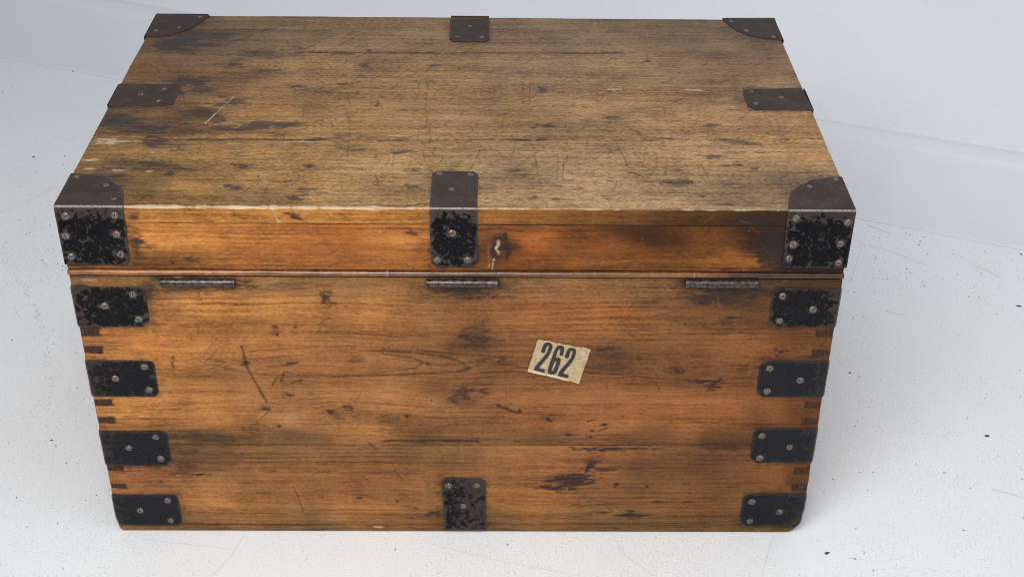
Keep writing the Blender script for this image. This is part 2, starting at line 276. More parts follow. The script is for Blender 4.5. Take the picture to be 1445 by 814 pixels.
# --- marks on the lid's top
c = CT
for a in [(766,127,8,3.5,.8),(863,166,11,3.2,.85),(953,258,20,4.5,.75),(413,279,13,5,.9),(332,265,13,4.5,.85),(236,246,7,3.5,.95),(343,235,11,4,.8),(437,235,7,3,.85),(583,240,6,3,.7),(585,264,14,4,.55)]: c.knot(*a)
for (x,y,rx,ry,s) in [(385,176,46,5.5,.95),(170,172,36,9,.85),(210,182,28,5,.8),(222,202,22,7,.85),(268,114,32,6,.85),(285,128,22,5,.7),(330,143,14,5,.85),(280,158,30,8,.6),(300,168,20,5,.5),
    (245,62,30,9,.75),(310,48,40,8,.45),(370,75,40,8,.5),(330,92,8,2.5,.85),(373,100,16,2.5,.7),(320,183,16,3,.8),(140,250,26,9,.5),(190,232,60,6,.5),(270,240,30,5,.35),(430,268,14,5,.5),
    (514,93,9,3.5,.9),(519,72,5,2.5,.95),(603,75,10,2.5,.75),(612,93,8,2,.8),(424,68,12,2.5,.6),(540,137,6,2,.8),(533,147,4,5,.75),(418,122,12,2,.6),(482,119,14,1.5,.8),
    (912,86,4,2.5,.95),(772,178,16,3.5,.75),(790,131,8,2,.6),(1000,177,12,3,.8),(1035,199,30,4,.5),(1003,221,18,3,.65),(1040,228,4,2,.9),(1044,233,5,2,.9),(1065,238,6,2.5,.9),(1025,234,6,2,.7),
    (897,246,5,2.5,.9),(990,277,5,1.5,.7),(1025,289,22,2,.7),(1060,203,14,2.5,.7),(755,279,8,3,.5),(783,281,8,3,.5),(550,75,90,3,.35),(690,75,60,2.5,.4),(1040,270,40,4,.35),(870,278,60,5,.25),
    (1000,75,60,10,.3),(930,95,30,10,.3),(1080,60,30,8,.3),(870,45,30,5,.3),(640,240,60,9,.2),(730,245,30,12,.4),(720,60,40,5,.3),(450,130,20,4,.45),(140,150,20,5,.5),(990,60,30,8,.25),(600,203,60,5,.3),(430,205,60,4,.35),(490,208,24,6,.35),
    (1200,130,30,5,.4),(560,215,18,3,.5),(510,211,12,3,.5),(1040,155,20,1.5,.4)]:
    k_ = 1.3 if x < 450 else 1.1; c.ell(x, y, rx * k_, ry * k_, min(.95, s * 1.12), soft=.85)
c.ell(953,258,34,9,.3,0,.4,soft=.3)
for L in [[(460,73),(530,38)],[(415,78),(468,50)],[(604,120),(600,150),(603,170)],[(494,166),(492,200),(490,230)],[(697,120),(697,136)],[(748,117),(747,145)],[(738,148),(738,122)],[(1012,122),(1090,82)],[(1050,62),(1095,88)],
          [(557,215),(553,238)],[(597,214),(600,228),(607,237)],[(680,203),(673,222),(664,238)],[(867,198),(880,221),(886,235)],[(846,220),(832,230),(806,234)],[(864,203),(882,222)],[(820,182),(835,178),(870,190)],[(290,230),(340,221),(372,217)],
          [(282,226),(300,232),(330,231)],[(285,200),(278,218)],[(377,263),(368,288)],[(787,215),(786,260)],[(795,225),(794,255)],[(752,205),(757,235)],[(990,232),(1000,252)],[(845,272),(860,284)],[(505,283),(518,290)],
          [(742,90),(780,60),(820,50)],[(600,207),(640,215),(700,212)],[(900,170),(935,190)],[(1080,140),(1040,172)],[(820,150),(870,172),(915,196)],[(560,196),(610,188),(655,196)],[(640,135),(680,128),(700,134)],[(400,132),(480,118)],[(320,62),(380,42)],[(250,96),(262,150)]]:
    c.line(L, .0011, .5, rough=.4)
c.line([(330,137),(300,165),(290,175)],.0014,.55,'light',rough=.6); c.line([(355,140),(410,130)],.0008,.35,'light')
for a in [(165,199,30,1.6),(150,202,20,1.4),(150,196,24,1.),(210,242,6,1.5),(168,240,10,1.3),(128,226,12,1.6),(125,238,10,1.6),(1135,198,20,1.6),(1090,194,12,1),(420,200,30,.8),(870,127,20,1.2),(980,128,14,1.4),(560,192,20,.8)]: c.ell(*a, .7, 0, .9, 'light')
for r in [(76,246,176,292),(222,20,296,50),(155,119,256,151),(1048,124,1147,157),(1110,250,1208,299),(1019,26,1100,57),(635,28,691,60),(607,242,675,295)]: halo(c, *r, st=.55, gr=9)
scatter(c, 1500, (110,32,1190,292), ['check','check','speck','speck','scratch','scratch','scratch','lscratch','blot','blot'])
scatter(c, 260, (110,32,620,292), ['blot', 'check', 'scratch', 'scratch'])
scatter(c, 160, (560,110,1000,260), ['scratch', 'lscratch'])

for yy, a_, b_, st_ in ((197,105,1165,.85),(75,420,905,.75),(75,150,420,.2),(75,905,1150,.2)):
    n = 60; c.line([(a_ + (b_ - a_) * i / n, yy + (0.0)) for i in range(n + 1)], .0011, st_, rough=.8)
    for i in range(14): c.ell(random.uniform(a_, b_), yy + random.uniform(-1.5, 1.5), random.uniform(8, 40), 1.6, st_ * .7, 0, .9)
# worn, splintered arris along the lid's front top edge: bare pale wood
xs = CF.U[0]
def arris(cn, vedge, wid, sgn):
    n = fbm(xs * 60, xs * 0, 21); n2 = fbm(xs * 160, xs * 0, 22, 3)
    pw = np.interp(xs, [-.41, -.40, -.1, 0, .05, .22, .3, .42], [1, 1.5, 1.3, .8, .5, .35, .5, .3])
    wd = wid * pw * (.25 + 1.2 * n) * (.55 + .9 * n2)
    d = (cn.V - vedge) * sgn
    mk = (1 - sst(.5, 1.2, d / (wd[None, :] + 1e-6))) * .92
    cn.light[:] = np.maximum(cn.light, mk * (.55 + .45 * (n2[None, :] > .3)))
arris(CF, H, .0018, -1); arris(CT, 0, .0038, 1)

# ------------------------------------------------------------------ material helpers
def newmat(name):
    m = bpy.data.materials.new(name); m.use_nodes = True; nt = m.node_tree
    b = nt.nodes['Principled BSDF']; return m, nt, b
class G:
    def __init__(s, nt): s.nt = nt
    def n(s, t, **k):
        x = s.nt.nodes.new(t)
        for a, b in k.items(): setattr(x, a, b)
        return x
    def l(s, a, b): s.nt.links.new(a, b)
    def val(s, sock, v):
        if hasattr(v, 'is_output') or isinstance(v, bpy.types.NodeSocket): s.l(v, sock)
        else: sock.default_value = v
    def math(s, op, a, b=0.0, c=None, clamp=False):
        x = s.n('ShaderNodeMath', operation=op, use_clamp=clamp); s.val(x.inputs[0], a); s.val(x.inputs[1], b)
        if c is not None: s.val(x.inputs[2], c)
        return x.outputs[0]
    def mix(s, f, a, b, bt='MIX'):
        x = s.n('ShaderNodeMix', data_type='RGBA', blend_type=bt); s.val(x.inputs[0], f)
        for i, v in ((6, a), (7, b)):
            if isinstance(v, tuple): v = (*v[:3], 1)
            s.val(x.inputs[i], v)
        return x.outputs[2]
    def noise(s, vec, scale, detail=3, rough=.55, dist=0):
        x = s.n('ShaderNodeTexNoise'); s.l(vec, x.inputs['Vector']); x.inputs['Scale'].default_value = scale
        x.inputs['Detail'].default_value = detail; x.inputs['Roughness'].default_value = rough; x.inputs['Distortion'].default_value = dist
        return x.outputs[0]
    def comb(s, x, y, z):
        c = s.n('ShaderNodeCombineXYZ'); s.val(c.inputs[0], x); s.val(c.inputs[1], y); s.val(c.inputs[2], z); return c.outputs[0]
    def ramp(s, v, lo, hi, a=0.0, b=1.0):
        x = s.n('ShaderNodeMapRange'); x.interpolation_type = 'SMOOTHSTEP'; s.val(x.inputs[0], v)
        x.inputs[1].default_value = lo; x.inputs[2].default_value = hi; x.inputs[3].default_value = a; x.inputs[4].default_value = b
        return x.outputs[0]
    def attr(s, name):
        return s.n('ShaderNodeAttribute', attribute_name=name)

def wood_mat(name='old_stained_pine', gloss=0.):
    m, nt, b = newmat(name); g = G(nt)
    tc = g.n('ShaderNodeTexCoord'); sp = g.n('ShaderNodeSeparateXYZ'); g.l(tc.outputs['Object'], sp.inputs[0])
    x = sp.outputs[0]; gr = g.attr('grain').outputs['Fac']; tint = g.attr('tint').outputs['Color']
    mk = g.n('ShaderNodeSeparateColor'); g.l(g.attr('marks').outputs['Color'], mk.inputs[0]); stain, scr, light = mk.outputs[0], mk.outputs[1], mk.outputs[2]
    mk2 = g.n('ShaderNodeSeparateColor'); g.l(g.attr('marks_more').outputs['Color'], mk2.inputs[0]); red, topf, seed = mk2.outputs[0], mk2.outputs[1], mk2.outputs[2]
    sd = g.math('MULTIPLY', seed, 37.0)
    V = lambda a, c: g.comb(g.math('MULTIPLY', x, a), g.math('MULTIPLY', gr, c), sd)
    fib = g.noise(V(24, 620), 1, 5, .7)
    strk = g.noise(V(4.5, 190), 1, 4, .6)
    big = g.noise(V(2.5, 26), 1, 3, .5)
    # growth rings: thin dark late-wood lines
    ph = g.math('ADD', g.math('MULTIPLY', gr, 2 * math.pi / .0075), g.math('MULTIPLY', g.noise(V(1.4, 30), 1, 2), 16.0))
    ring = g.math('POWER', g.math('MULTIPLY_ADD', g.math('SINE', ph), .5, .5), 5.0)
    ring = g.math('MULTIPLY', ring, g.ramp(g.noise(V(3, 40), 1, 2), .42, .66))
    obj = tc.outputs['Object']
    mott = g.noise(V(170, 330), 1, 5, .75); cloud = g.noise(obj, 16, 4, .6)
    dash = g.math('MULTIPLY', g.ramp(g.noise(V(80, 480), 1, 3, .6), .60, .70), g.math('MULTIPLY_ADD', g.ramp(cloud, .45, .6), .75, .25))
    val = g.math('MULTIPLY_ADD', g.math('SUBTRACT', fib, .5), 1.35, 1.0)
    val = g.math('ADD', val, g.math('MULTIPLY', g.math('SUBTRACT', strk, .5), g.math('MULTIPLY_ADD', topf, .4, 1.1)))
    val = g.math('ADD', val, g.math('MULTIPLY', g.math('SUBTRACT', big, .5), 1.0))
    val = g.math('ADD', val, g.math('MULTIPLY', g.math('SUBTRACT', mott, .5), g.math('MULTIPLY_ADD', topf, 1.2, 1.7)))
    val = g.math('ADD', val, g.math('MULTIPLY', g.math('SUBTRACT', cloud, .5), 1.3))
    val = g.math('SUBTRACT', val, g.math('MULTIPLY', ring, g.math('MULTIPLY_ADD', topf, -.22, .36)))
    val = g.math('MAXIMUM', val, .12)
    vc = g.comb(g.math('POWER', val, .9), val, g.math('POWER', val, 1.15))
    col = g.mix(1.0, tint, vc, 'MULTIPLY')
    # old handling dirt rubbed into the grain, in broken patches
    dirt = g.math('MULTIPLY', g.ramp(g.noise(V(9, 34), 1, 6, .68), .50, .66), g.ramp(g.noise(V(50, 420), 1, 4, .7), .40, .62))
    col = g.mix(g.math('MULTIPLY', dirt, .62), col, g.mix(topf, (.050, .026, .014), (.050, .036, .026)))
    pale = g.math('MULTIPLY', g.ramp(g.noise(V(13, 75), 1, 5, .7), .57, .72), g.ramp(g.noise(V(70, 500), 1, 3, .7), .48, .62))
    col = g.mix(g.math('MULTIPLY', pale, g.math('MULTIPLY_ADD', topf, .22, .16)), col, g.mix(.5, tint, (.60, .40, .20)))
    col = g.mix(g.math('MULTIPLY', red, .6), col, (.12, .035, .014))
    hs = g.n('ShaderNodeHueSaturation'); hs.inputs['Saturation'].default_value = 1.0; g.l(col, hs.inputs['Color']); col = hs.outputs[0]
    col = g.mix(g.math('MULTIPLY', dash, g.math('MULTIPLY_ADD', topf, .3, .36)), col, (.035, .018, .010))
    sb = g.ramp(g.math('ADD', stain, g.math('MULTIPLY', g.math('SUBTRACT', g.noise(V(40, 500), 1, 4, .7), .5), .5)), .07, .76)
    sb = g.math('MULTIPLY', sb, g.ramp(stain, 0.0, .10))
    col = g.mix(g.math('MULTIPLY', sb, g.math('MULTIPLY_ADD', topf, -.14, .90)), col, g.mix(topf, (.022, .014, .013), (.018, .017, .020)))
    col = g.mix(g.math('MULTIPLY', scr, .85), col, (.022, .012, .008))
    lt = g.math('MULTIPLY', light, g.ramp(g.noise(V(60, 600), 1, 3, .6), .30, .55, .35, 1))
    col = g.mix(lt, col, g.mix(cloud, (.46, .32, .17), (.70, .60, .44)))
    g.l(col, b.inputs['Base Color'])
    r = g.math('MULTIPLY_ADD', fib, .22, .36 - gloss * .24); r = g.math('ADD', r, g.math('MULTIPLY', topf, .02))
    r = g.math('ADD', r, g.math('MULTIPLY', light, .3)); g.l(r, b.inputs['Roughness'])
    g.l(g.math('MULTIPLY_ADD', topf, .05, .20 + gloss * .5), b.inputs['Specular IOR Level'])
    hgt = g.math('ADD', g.math('MULTIPLY', fib, .5), g.math('MULTIPLY', mott, .4))
    hgt = g.math('SUBTRACT', hgt, g.math('MULTIPLY', scr, 1.2)); hgt = g.math('SUBTRACT', hgt, g.math('MULTIPLY', dash, .6))
    hgt = g.math('ADD', hgt, g.math('MULTIPLY', strk, .8))
    bp = g.n('ShaderNodeBump'); bp.inputs['Strength'].default_value = .55; bp.inputs['Distance'].default_value = .0006
    g.l(hgt, bp.inputs['Height']); g.l(bp.outputs[0], b.inputs['Normal'])
    return m
WOOD = wood_mat(); BEADM = wood_mat('varnished_pine_bead', 1.)

def metal_mat():
    m, nt, b = newmat('black_japanned_iron'); g = G(nt)
    tc = g.n('ShaderNodeTexCoord'); obj = tc.outputs['Object']
    w = g.n('ShaderNodeSeparateColor'); g.l(g.attr('wear').outputs['Color'], w.inputs[0]); halo, brown, edge = w.outputs[0], w.outputs[1], w.outputs[2]
    oi = g.n('ShaderNodeObjectInfo'); mp = g.n('ShaderNodeVectorMath', operation='ADD')
    g.l(obj, mp.inputs[0]); g.l(g.comb(g.math('MULTIPLY', oi.outputs['Random'], 5.), 0., 0.), mp.inputs[1]); vec = mp.outputs[0]
    n1 = g.noise(vec, 130, 5, .62, .4); n2 = g.noise(vec, 420, 4, .6); n3 = g.noise(vec, 38, 3, .5); n4 = g.noise(vec, 900, 3, .6)
    # rust shows where paint has gone: round screws, along edges, in blots
    s = g.math('ADD', g.math('ADD', g.math('MULTIPLY', halo, .40), g.math('MULTIPLY', n3, .16)), g.math('MULTIPLY', brown, .9))
    s = g.math('ADD', s, n1)
    rust = g.ramp(s, .71, .78)
    fleck = g.ramp(g.math('ADD', g.noise(vec, 260, 3, .55), g.math('MULTIPLY', halo, .05)), .61, .65)
    fla = g.attr('wear').outputs['Alpha']; rust = g.math('MULTIPLY', rust, g.math('MULTIPLY_ADD', fla, .75, .25)); rust = g.math('MAXIMUM', rust, g.math('MULTIPLY', g.math('MULTIPLY', fleck, .75), fla))
    rust = g.math('MAXIMUM', rust, g.math('MULTIPLY', g.ramp(brown, .35, .5), .97))
    rc = g.mix(n2, (.030, .018, .015), (.085, .054, .041)); rc = g.mix(g.ramp(n1, .45, .7), rc, (.062, .050, .048))
    rc = g.mix(g.ramp(n3, .40, .62, 0, .55), rc, (.030, .021, .019)); rc = g.mix(g.ramp(n4, .50, .70, 0, .6), rc, (.020, .014, .013))
    paint = g.mix(g.math('MULTIPLY_ADD', fla, -.9, g.math('MULTIPLY_ADD', n3, .6, .75)), (.0025, .0025, .0032), (.015, .015, .018))
    col = g.mix(rust, paint, rc)
    col = g.mix(g.math('MULTIPLY', edge, g.ramp(n2, .3, .6, .3, .9)), col, (.42, .37, .34))
    g.l(col, b.inputs['Base Color'])
    g.l(g.math('MULTIPLY_ADD', rust, .20, g.math('MULTIPLY_ADD', n2, .25, .30)), b.inputs['Roughness'])
    g.l(g.math('MULTIPLY', rust, .25), b.inputs['Metallic']); g.l(g.math('MULTIPLY_ADD', rust, .2, .10), b.inputs['Specular IOR Level'])
    bp = g.n('ShaderNodeBump'); bp.inputs['Strength'].default_value = .7; bp.inputs['Distance'].default_value = .0006
    g.l(g.math('ADD', g.math('MULTIPLY', rust, .55), g.math('ADD', n2, g.math('MULTIPLY', n4, .5))), bp.inputs['Height']); g.l(bp.outputs[0], b.inputs['Normal'])
    return m
IRON = metal_mat()

def screw_mat():
    m, nt, b = newmat('rusty_screw_steel'); g = G(nt); tc = g.n('ShaderNodeTexCoord'); oi = g.n('ShaderNodeObjectInfo')
    mp = g.n('ShaderNodeVectorMath', operation='ADD'); g.l(tc.outputs['Object'], mp.inputs[0]); g.l(g.comb(oi.outputs['Random'], 0., 0.), mp.inputs[1])
    n = g.noise(mp.outputs[0], 500, 4, .6)
    c = g.mix(g.ramp(n, .4, .6), (.070, .044, .033), (.28, .23, .20)); c = g.mix(g.math('MULTIPLY', oi.outputs['Random'], .6), c, (.16, .12, .10))
    g.l(c, b.inputs['Base Color']); b.inputs['Metallic'].default_value = .45; b.inputs['Roughness'].default_value = .42
    bp = g.n('ShaderNodeBump'); bp.inputs['Strength'].default_value = .5; bp.inputs['Distance'].default_value = .0004; g.l(n, bp.inputs['Height']); g.l(bp.outputs[0], b.inputs['Normal'])
    return m
STEEL = screw_mat()

def hinge_mat():
    m, nt, b = newmat('rusted_hinge_iron'); g = G(nt); tc = g.n('ShaderNodeTexCoord')
    n = g.noise(tc.outputs['Object'], 240, 4, .55); n2 = g.noise(tc.outputs['Object'], 90, 3)
    c = g.mix(g.ramp(n, .35, .65), (.040, .027, .023), (.12, .092, .085)); c = g.mix(g.ramp(n2, .5, .7, 0, .6), c, (.02, .016, .015))
    g.l(c, b.inputs['Base Color']); b.inputs['Metallic'].default_value = .6; b.inputs['Roughness'].default_value = .33
    bp = g.n('ShaderNodeBump'); bp.inputs['Strength'].default_value = .4; bp.inputs['Distance'].default_value = .0005; g.l(n, bp.inputs['Height']); g.l(bp.outputs[0], b.inputs['Normal'])
    return m
HINGE = hinge_mat()

def endgrain_mat():
    m, nt, b = newmat('dark_end_grain'); g = G(nt); tc = g.n('ShaderNodeTexCoord')
    mp = g.n('ShaderNodeMapping'); mp.inputs['Rotation'].default_value = (0, .6, 0); mp.inputs['Scale'].default_value = (400, 400, 90); g.l(tc.outputs['Object'], mp.inputs[0])
    n = g.noise(mp.outputs[0], 1, 3, .6); n2 = g.noise(tc.outputs['Object'], 150, 4)
    c = g.mix(g.ramp(n, .3, .7), (.034, .017, .010), (.085, .043, .021)); c = g.mix(g.ramp(n2, .45, .7, 0, .6), c, (.018, .011, .008))
    g.l(c, b.inputs['Base Color']); b.inputs['Roughness'].default_value = .6; b.inputs['Specular IOR Level'].default_value = .15
    bp = g.n('ShaderNodeBump'); bp.inputs['Strength'].default_value = .6; bp.inputs['Distance'].default_value = .0006; g.l(n, bp.inputs['Height']); g.l(bp.outputs[0], b.inputs['Normal'])
    return m
ENDG = endgrain_mat()

def simple(name, c1, c2, sc, rough):
    m, nt, b = newmat(name); g = G(nt); tc = g.n('ShaderNodeTexCoord'); n = g.noise(tc.outputs['Object'], sc, 5, .65)
    g.l(g.mix(g.ramp(n, .3, .7), c1, c2), b.inputs['Base Color']); b.inputs['Roughness'].default_value = rough
    bp = g.n('ShaderNodeBump'); bp.inputs['Strength'].default_value = .3; bp.inputs['Distance'].default_value = .0003; g.l(n, bp.inputs['Height']); g.l(bp.outputs[0], b.inputs['Normal'])
    return m
PAPER = simple('aged_paper', (.38, .26, .135), (.60, .45, .27), 260, .75)
PAPER2 = simple('bare_paper_edge', (.55, .43, .24), (.70, .58, .38), 200, .8)
INK = simple('black_ink', (.008, .008, .009), (.030, .028, .027), 600, .5)
GRIT = simple('grit_grey', (.02, .02, .022), (.08, .08, .085), 60, .8)
SCUFF = simple('scuff_grey', (.58, .59, .59), (.72, .73, .73), 160, .6)
FLECK = simple('fleck_grey_green', (.54, .57, .54), (.68, .70, .67), 160, .7)
SCUFFW = simple('scuff_white', (.88, .89, .90), (.93, .94, .95), 160, .4)

def floor_mat(name, speck, base):
    m, nt, b = newmat(name); g = G(nt); tc = g.n('ShaderNodeTexCoord'); o = tc.outputs['Object']
    big = g.noise(o, 2.2, 4, .55); mid = g.noise(o, 14, 5, .6); fine = g.noise(o, 300, 4, .65)
    f2 = g.noise(o, 190, 2, .5); patch = g.ramp(g.noise(o, 5, 4, .6), .35, .65)
    c = g.mix(big, tuple(v * .955 for v in base), base)
    c = g.mix(g.ramp(mid, .5, .75, 0, .30), c, (base[0] * .90, base[1] * .91, base[2] * .90))
    # fine rolled-paint stipple and dirt specks
    sp = g.math('MULTIPLY', g.ramp(fine, .55, .68), g.math('MULTIPLY_ADD', patch, .6, .4))
    c = g.mix(g.math('MULTIPLY', sp, speck), c, (.36, .37, .37))
    sp2 = g.ramp(f2, .73, .77); c = g.mix(g.math('MULTIPLY', sp2, speck * .9), c, (.10, .10, .10))
    dirt = g.math('MULTIPLY', g.ramp(g.noise(o, 60, 5, .7), .60, .75), g.ramp(g.noise(o, 6, 3), .52, .68))
    c = g.mix(g.math('MULTIPLY', dirt, speck * .45), c, (.38, .37, .35))
    g.l(c, b.inputs['Base Color']); g.l(g.math('MULTIPLY_ADD', mid, .2, .42), b.inputs['Roughness']); b.inputs['Specular IOR Level'].default_value = .35
    bp = g.n('ShaderNodeBump'); bp.inputs['Strength'].default_value = .5 * speck; bp.inputs['Distance'].default_value = .0012
    g.l(g.math('ADD', fine, g.math('MULTIPLY', f2, .8)), bp.inputs['Height']); g.l(bp.outputs[0], b.inputs['Normal'])
    return m
FLOORM = floor_mat('white_painted_concrete', .75, (.82, .83, .83))
COVEM = floor_mat('white_painted_board', .22, (.76, .785, .815)); COVEL = floor_mat('darker_white_cove_sheet', .22, (.755, .768, .792))  # cove sheet slightly darker than the wall board

# ------------------------------------------------------------------ object helpers
def obj(name, me, mat, parent=None, label=None, **props):
    o = bpy.data.objects.new(name, me); COL.objects.link(o)
    if mat and not me.materials: me.materials.append(mat)
    if parent is not None: o.parent = parent
    if label: o['label'] = label
    for k, v in props.items(): o[k] = v
    return o
def mesh(name, V, Fc, smooth=True):
    me = bpy.data.meshes.new(name); me.from_pydata([tuple(map(float, v)) for v in V], [], Fc); me.update()
    if smooth: me.shade_smooth()
    return me

# ------------------------------------------------------------------ the setting
LA = np.array([-1.119, 1.597, 0.]); LB = np.array([1.032, .759, 0.]); LU = (LB - LA) / np.linalg.norm(LB - LA); LN = np.array([-LU[1], LU[0], 0])
def band(name, prof, mat, s0=-3.0, s1=5.2):
    V = []; Fc = []
    n = 60
    for i in range(n + 1):
        s = s0 + (s1 - s0) * i / n
        for (d, z) in prof: V.append(LA + LU * s + LN * d + np.array([0, 0, z + .0006 * math.sin(s * 5 + d * 9) * (z > .001)]))
    k = len(prof)
    for i in range(n):
        for j in range(k - 1): a = i * k + j; Fc.append((a, a + k, a + k + 1, a + 1))
    return obj(name, mesh(name, V, Fc), mat, kind='structure')
fl = mesh('floor', [(-6, -6, 0), (6, -6, 0), (6, 6, 0), (-6, 6, 0)], [(0, 1, 2, 3)], False)
obj('floor', fl, FLOORM, kind='structure')
# coved backdrop: sheet lip on the floor, quarter-round cove with a lapped joint, then upright wall
R = .46; prof = [(-.004, .0004), (-.0025, .0022), (.0, .0026)]
for i in range(1, 15):
    n = .215 * i / 14; prof.append((n, .0026 + R - math.sqrt(R * R - n * n)))
def arcz(n): return .0026 + R - math.sqrt(max(R * R - n * n, 0))
prof += [(.2170, arcz(.217) + .0020), (.2195, arcz(.2195) + .0026), (.232, arcz(.232) + .0028), (.244, arcz(.244) + .0029), (.2450, arcz(.245) + .0020), (.2460, arcz(.246) + .0030)]
for i in range(1, 26):
    n = R * math.sin(math.asin(.25 / R) + (math.pi / 2 - math.asin(.25 / R)) * i / 25); prof.append((n, arcz(n) + .003))
prof += [(R, 1.2), (R, 3.4)]
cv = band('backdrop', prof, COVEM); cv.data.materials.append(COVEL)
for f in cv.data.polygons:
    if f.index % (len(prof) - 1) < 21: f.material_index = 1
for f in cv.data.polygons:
    if f.index % (len(prof) - 1) in (16, 17): f.material_index = 0  # lower edge of the lap in the lighter white: its highlight put into colour
cv.data.shade_smooth()

# grit and scuffs lying on the white floor
def floor_pt(px, py): return un(px, py, 2, 0.0)
V, Fc = [], []
def lump(x, y, z, r, asp=1., a=0.):
    b0 = len(V); k = 6
    for j, (rr, zz) in enumerate(((1., 0.), (.75, .5))):
        for i in range(k):
            t = 2 * math.pi * i / k; q = r * rr * random.uniform(.7, 1.2); dx = q * math.cos(t) * asp; dy = q * math.sin(t)
            V.append((x + dx * math.cos(a) - dy * math.sin(a), y + dx * math.sin(a) + dy * math.cos(a), z + r * zz))
    for i in range(k): Fc.append((b0 + i, b0 + (i + 1) % k, b0 + k + (i + 1) % k, b0 + k + i))
    Fc.append(tuple(b0 + k + i for i in range(k)))
placed = [(1393,615,5,1.8),(1167,780,4,2.2),(1206,788,2.5,1.5),(1360,748,2,1.3),(1332,667,2.5,1.2),(1213,666,2,1),(1204,449,2,1),(1218,448,2,1),(1199,526,3,2),(1213,532,1.8,1.3),(1438,432,4,2.5),(1441,359,3.5,1.2),(1436,334,2.5,1.4),(1358,334,3,1.6),(1271,380+6,1.6,1.2),(1235,360,1.5,1.1),(1298,341,2,1.6),
          (103,101,4,1.2),(18,121,2.2,1.2),(47,222,3.5,1.8),(4,130,2,1.2),(73,621,3,1.5),(118,562,2,1),(13,94,1.5,1.3),(140,105,2,1.8),(60,77+15,1.5,1),(1356,396,1.5,1.5),(1440,560,2,1.2),(1230,565,1.2,1.5),(1309,612,1.5,1),(1281,760,1.5,1),(1437,640,1.5,1.2)]
for px, py, r, asp in placed:
    p = floor_pt(px, py); lump(p[0], p[1], 0.0002, r * .00050, asp, random.uniform(-.6, .6))
for i in range(420):
    px = random.choice([random.uniform(0, 1445), random.uniform(1150, 1445), random.uniform(0, 160)]); py = random.choice([random.uniform(90, 814), random.uniform(300, 420)])
    p = floor_pt(px, py)
    if (p - LA) @ LN > -.02: continue
    lump(p[0], p[1], .0002, random.uniform(.0003, .0010), random.uniform(1, 2), random.uniform(0, 3))
obj('grit', mesh('grit', V, Fc, False), GRIT, label='tiny dark specks of grit scattered over the white floor', kind='stuff')
V, Fc = [], []
def ribbon(pts, wd, z=.0004):
    for (a, b) in zip(pts[:-1], pts[1:]):
        a = np.array(a); b = np.array(b); t = (b - a) / (np.linalg.norm(b - a) + 1e-9); n = np.array([-t[1], t[0], 0]) * wd / 2
        k = len(V); V.extend([a - n + [0, 0, z], b - n + [0, 0, z], b + n + [0, 0, z], a + n + [0, 0, z]]); Fc.append((k, k + 1, k + 2, k + 3))
def pts(*P, n=5):
    out = []
    for (a, b) in zip(P[:-1], P[1:]):
        for i in range(n): t = i / n; out.append(floor_pt(a[0] + (b[0] - a[0]) * t, a[1] + (b[1] - a[1]) * t))
    out.append(floor_pt(*P[-1])); return out
for L, wd in [([(1092,755),(1084,780),(1075,812)],.0009),([(862,752),(884,785),(925,812)],.0010),([(345,755),(325,785),(300,812)],.0008),([(1223,318),(1240,323),(1256,330)],.0022),([(1213,358),(1200,398)],.0008),
              ([(1400,691),(1422,695),(1445,702)],.0018),([(1330,618),(1338,611),(1345,609)],.0014),([(1210,342),(1260,356),(1310,376)],.0010),([(1375,375),(1395,383),(1412,391)],.0022),([(1250,440),(1276,444)],.0014),
              ([(18,433),(28,448)],.0010),([(0,300),(40,285),(80,262)],.0008),([(200,760),(330,775)],.0008),([(600,765),(700,790),(820,812)],.0008)]:
    ribbon(pts(*L), wd)
obj('floor_scuffs', mesh('floor_scuffs', V, Fc, False), SCUFF, label='thin grey scuffs and hairline scratches in the white floor paint', kind='stuff')
V, Fc = [], []
T0 = [(4,350),(12,372),(28,395),(38,415),(50,440),(58,460),(66,490),(70,540),(66,620)]
for i in range(80):
    t = random.random() ** 1.2 * (len(T0) - 1.01); k = int(t); f = t - k
    px = T0[k][0] * (1 - f) + T0[k + 1][0] * f + random.gauss(0, 3.0); py = T0[k][1] * (1 - f) + T0[k + 1][1] * f + random.gauss(0, 3)
    p = floor_pt(px, py); lump(p[0], p[1], .0002, random.uniform(.0006, .0016), random.uniform(1, 2.5), random.uniform(0, 3))
for cx, cy, n_, sx, sy in ((1395,378,40,16,5),(1365,750,45,22,14),(1255,340,40,30,7),(1330,385,30,40,10),(1300,600,30,50,30),(100,470,30,30,40),(60,150,40,40,20)):
    for i in range(n_):
        p = floor_pt(cx + random.gauss(0, sx), cy + random.gauss(0, sy)); lump(p[0], p[1], .0002, random.uniform(.0003, .0008), random.uniform(1, 2.5), random.uniform(0, 3))
obj('floor_flecks', mesh('floor_flecks', V, Fc, False), FLECK, label='faint grey-green dirt flecks trailing over the white floor', kind='stuff')
V, Fc = [], []
ribbon(pts((0,421),(40,390),(80,357)), .0016); ribbon(pts((0,205),(30,190)), .001)
obj('pale_scratches', mesh('pale_scratches', V, Fc, False), SCUFFW, label='bright scratch across the white floor left of the chest', kind='stuff')

# ------------------------------------------------------------------ the chest
chest = bpy.data.objects.new('wooden_chest', None); COL.objects.link(chest); chest.empty_display_size = .1
chest['label'] = 'old stained pine storage chest with black iron straps and a paper number label'; chest['category'] = 'chest'
_seed = [0]

def endx(sgn, v, sec):
    """where the board ends (worn, uneven), sgn = -1 left, +1 right; rounded bottom corners"""
    x = HW + (fbm(v * 55, v * 0 + 3.7 * sgn + sec, 41) - .5) * .0022
    r = .030 if sgn > 0 else .014
    z = np.clip((r - v) / r, 0, 1)
    return x, r * (1 - np.sqrt(1 - z * z)) 

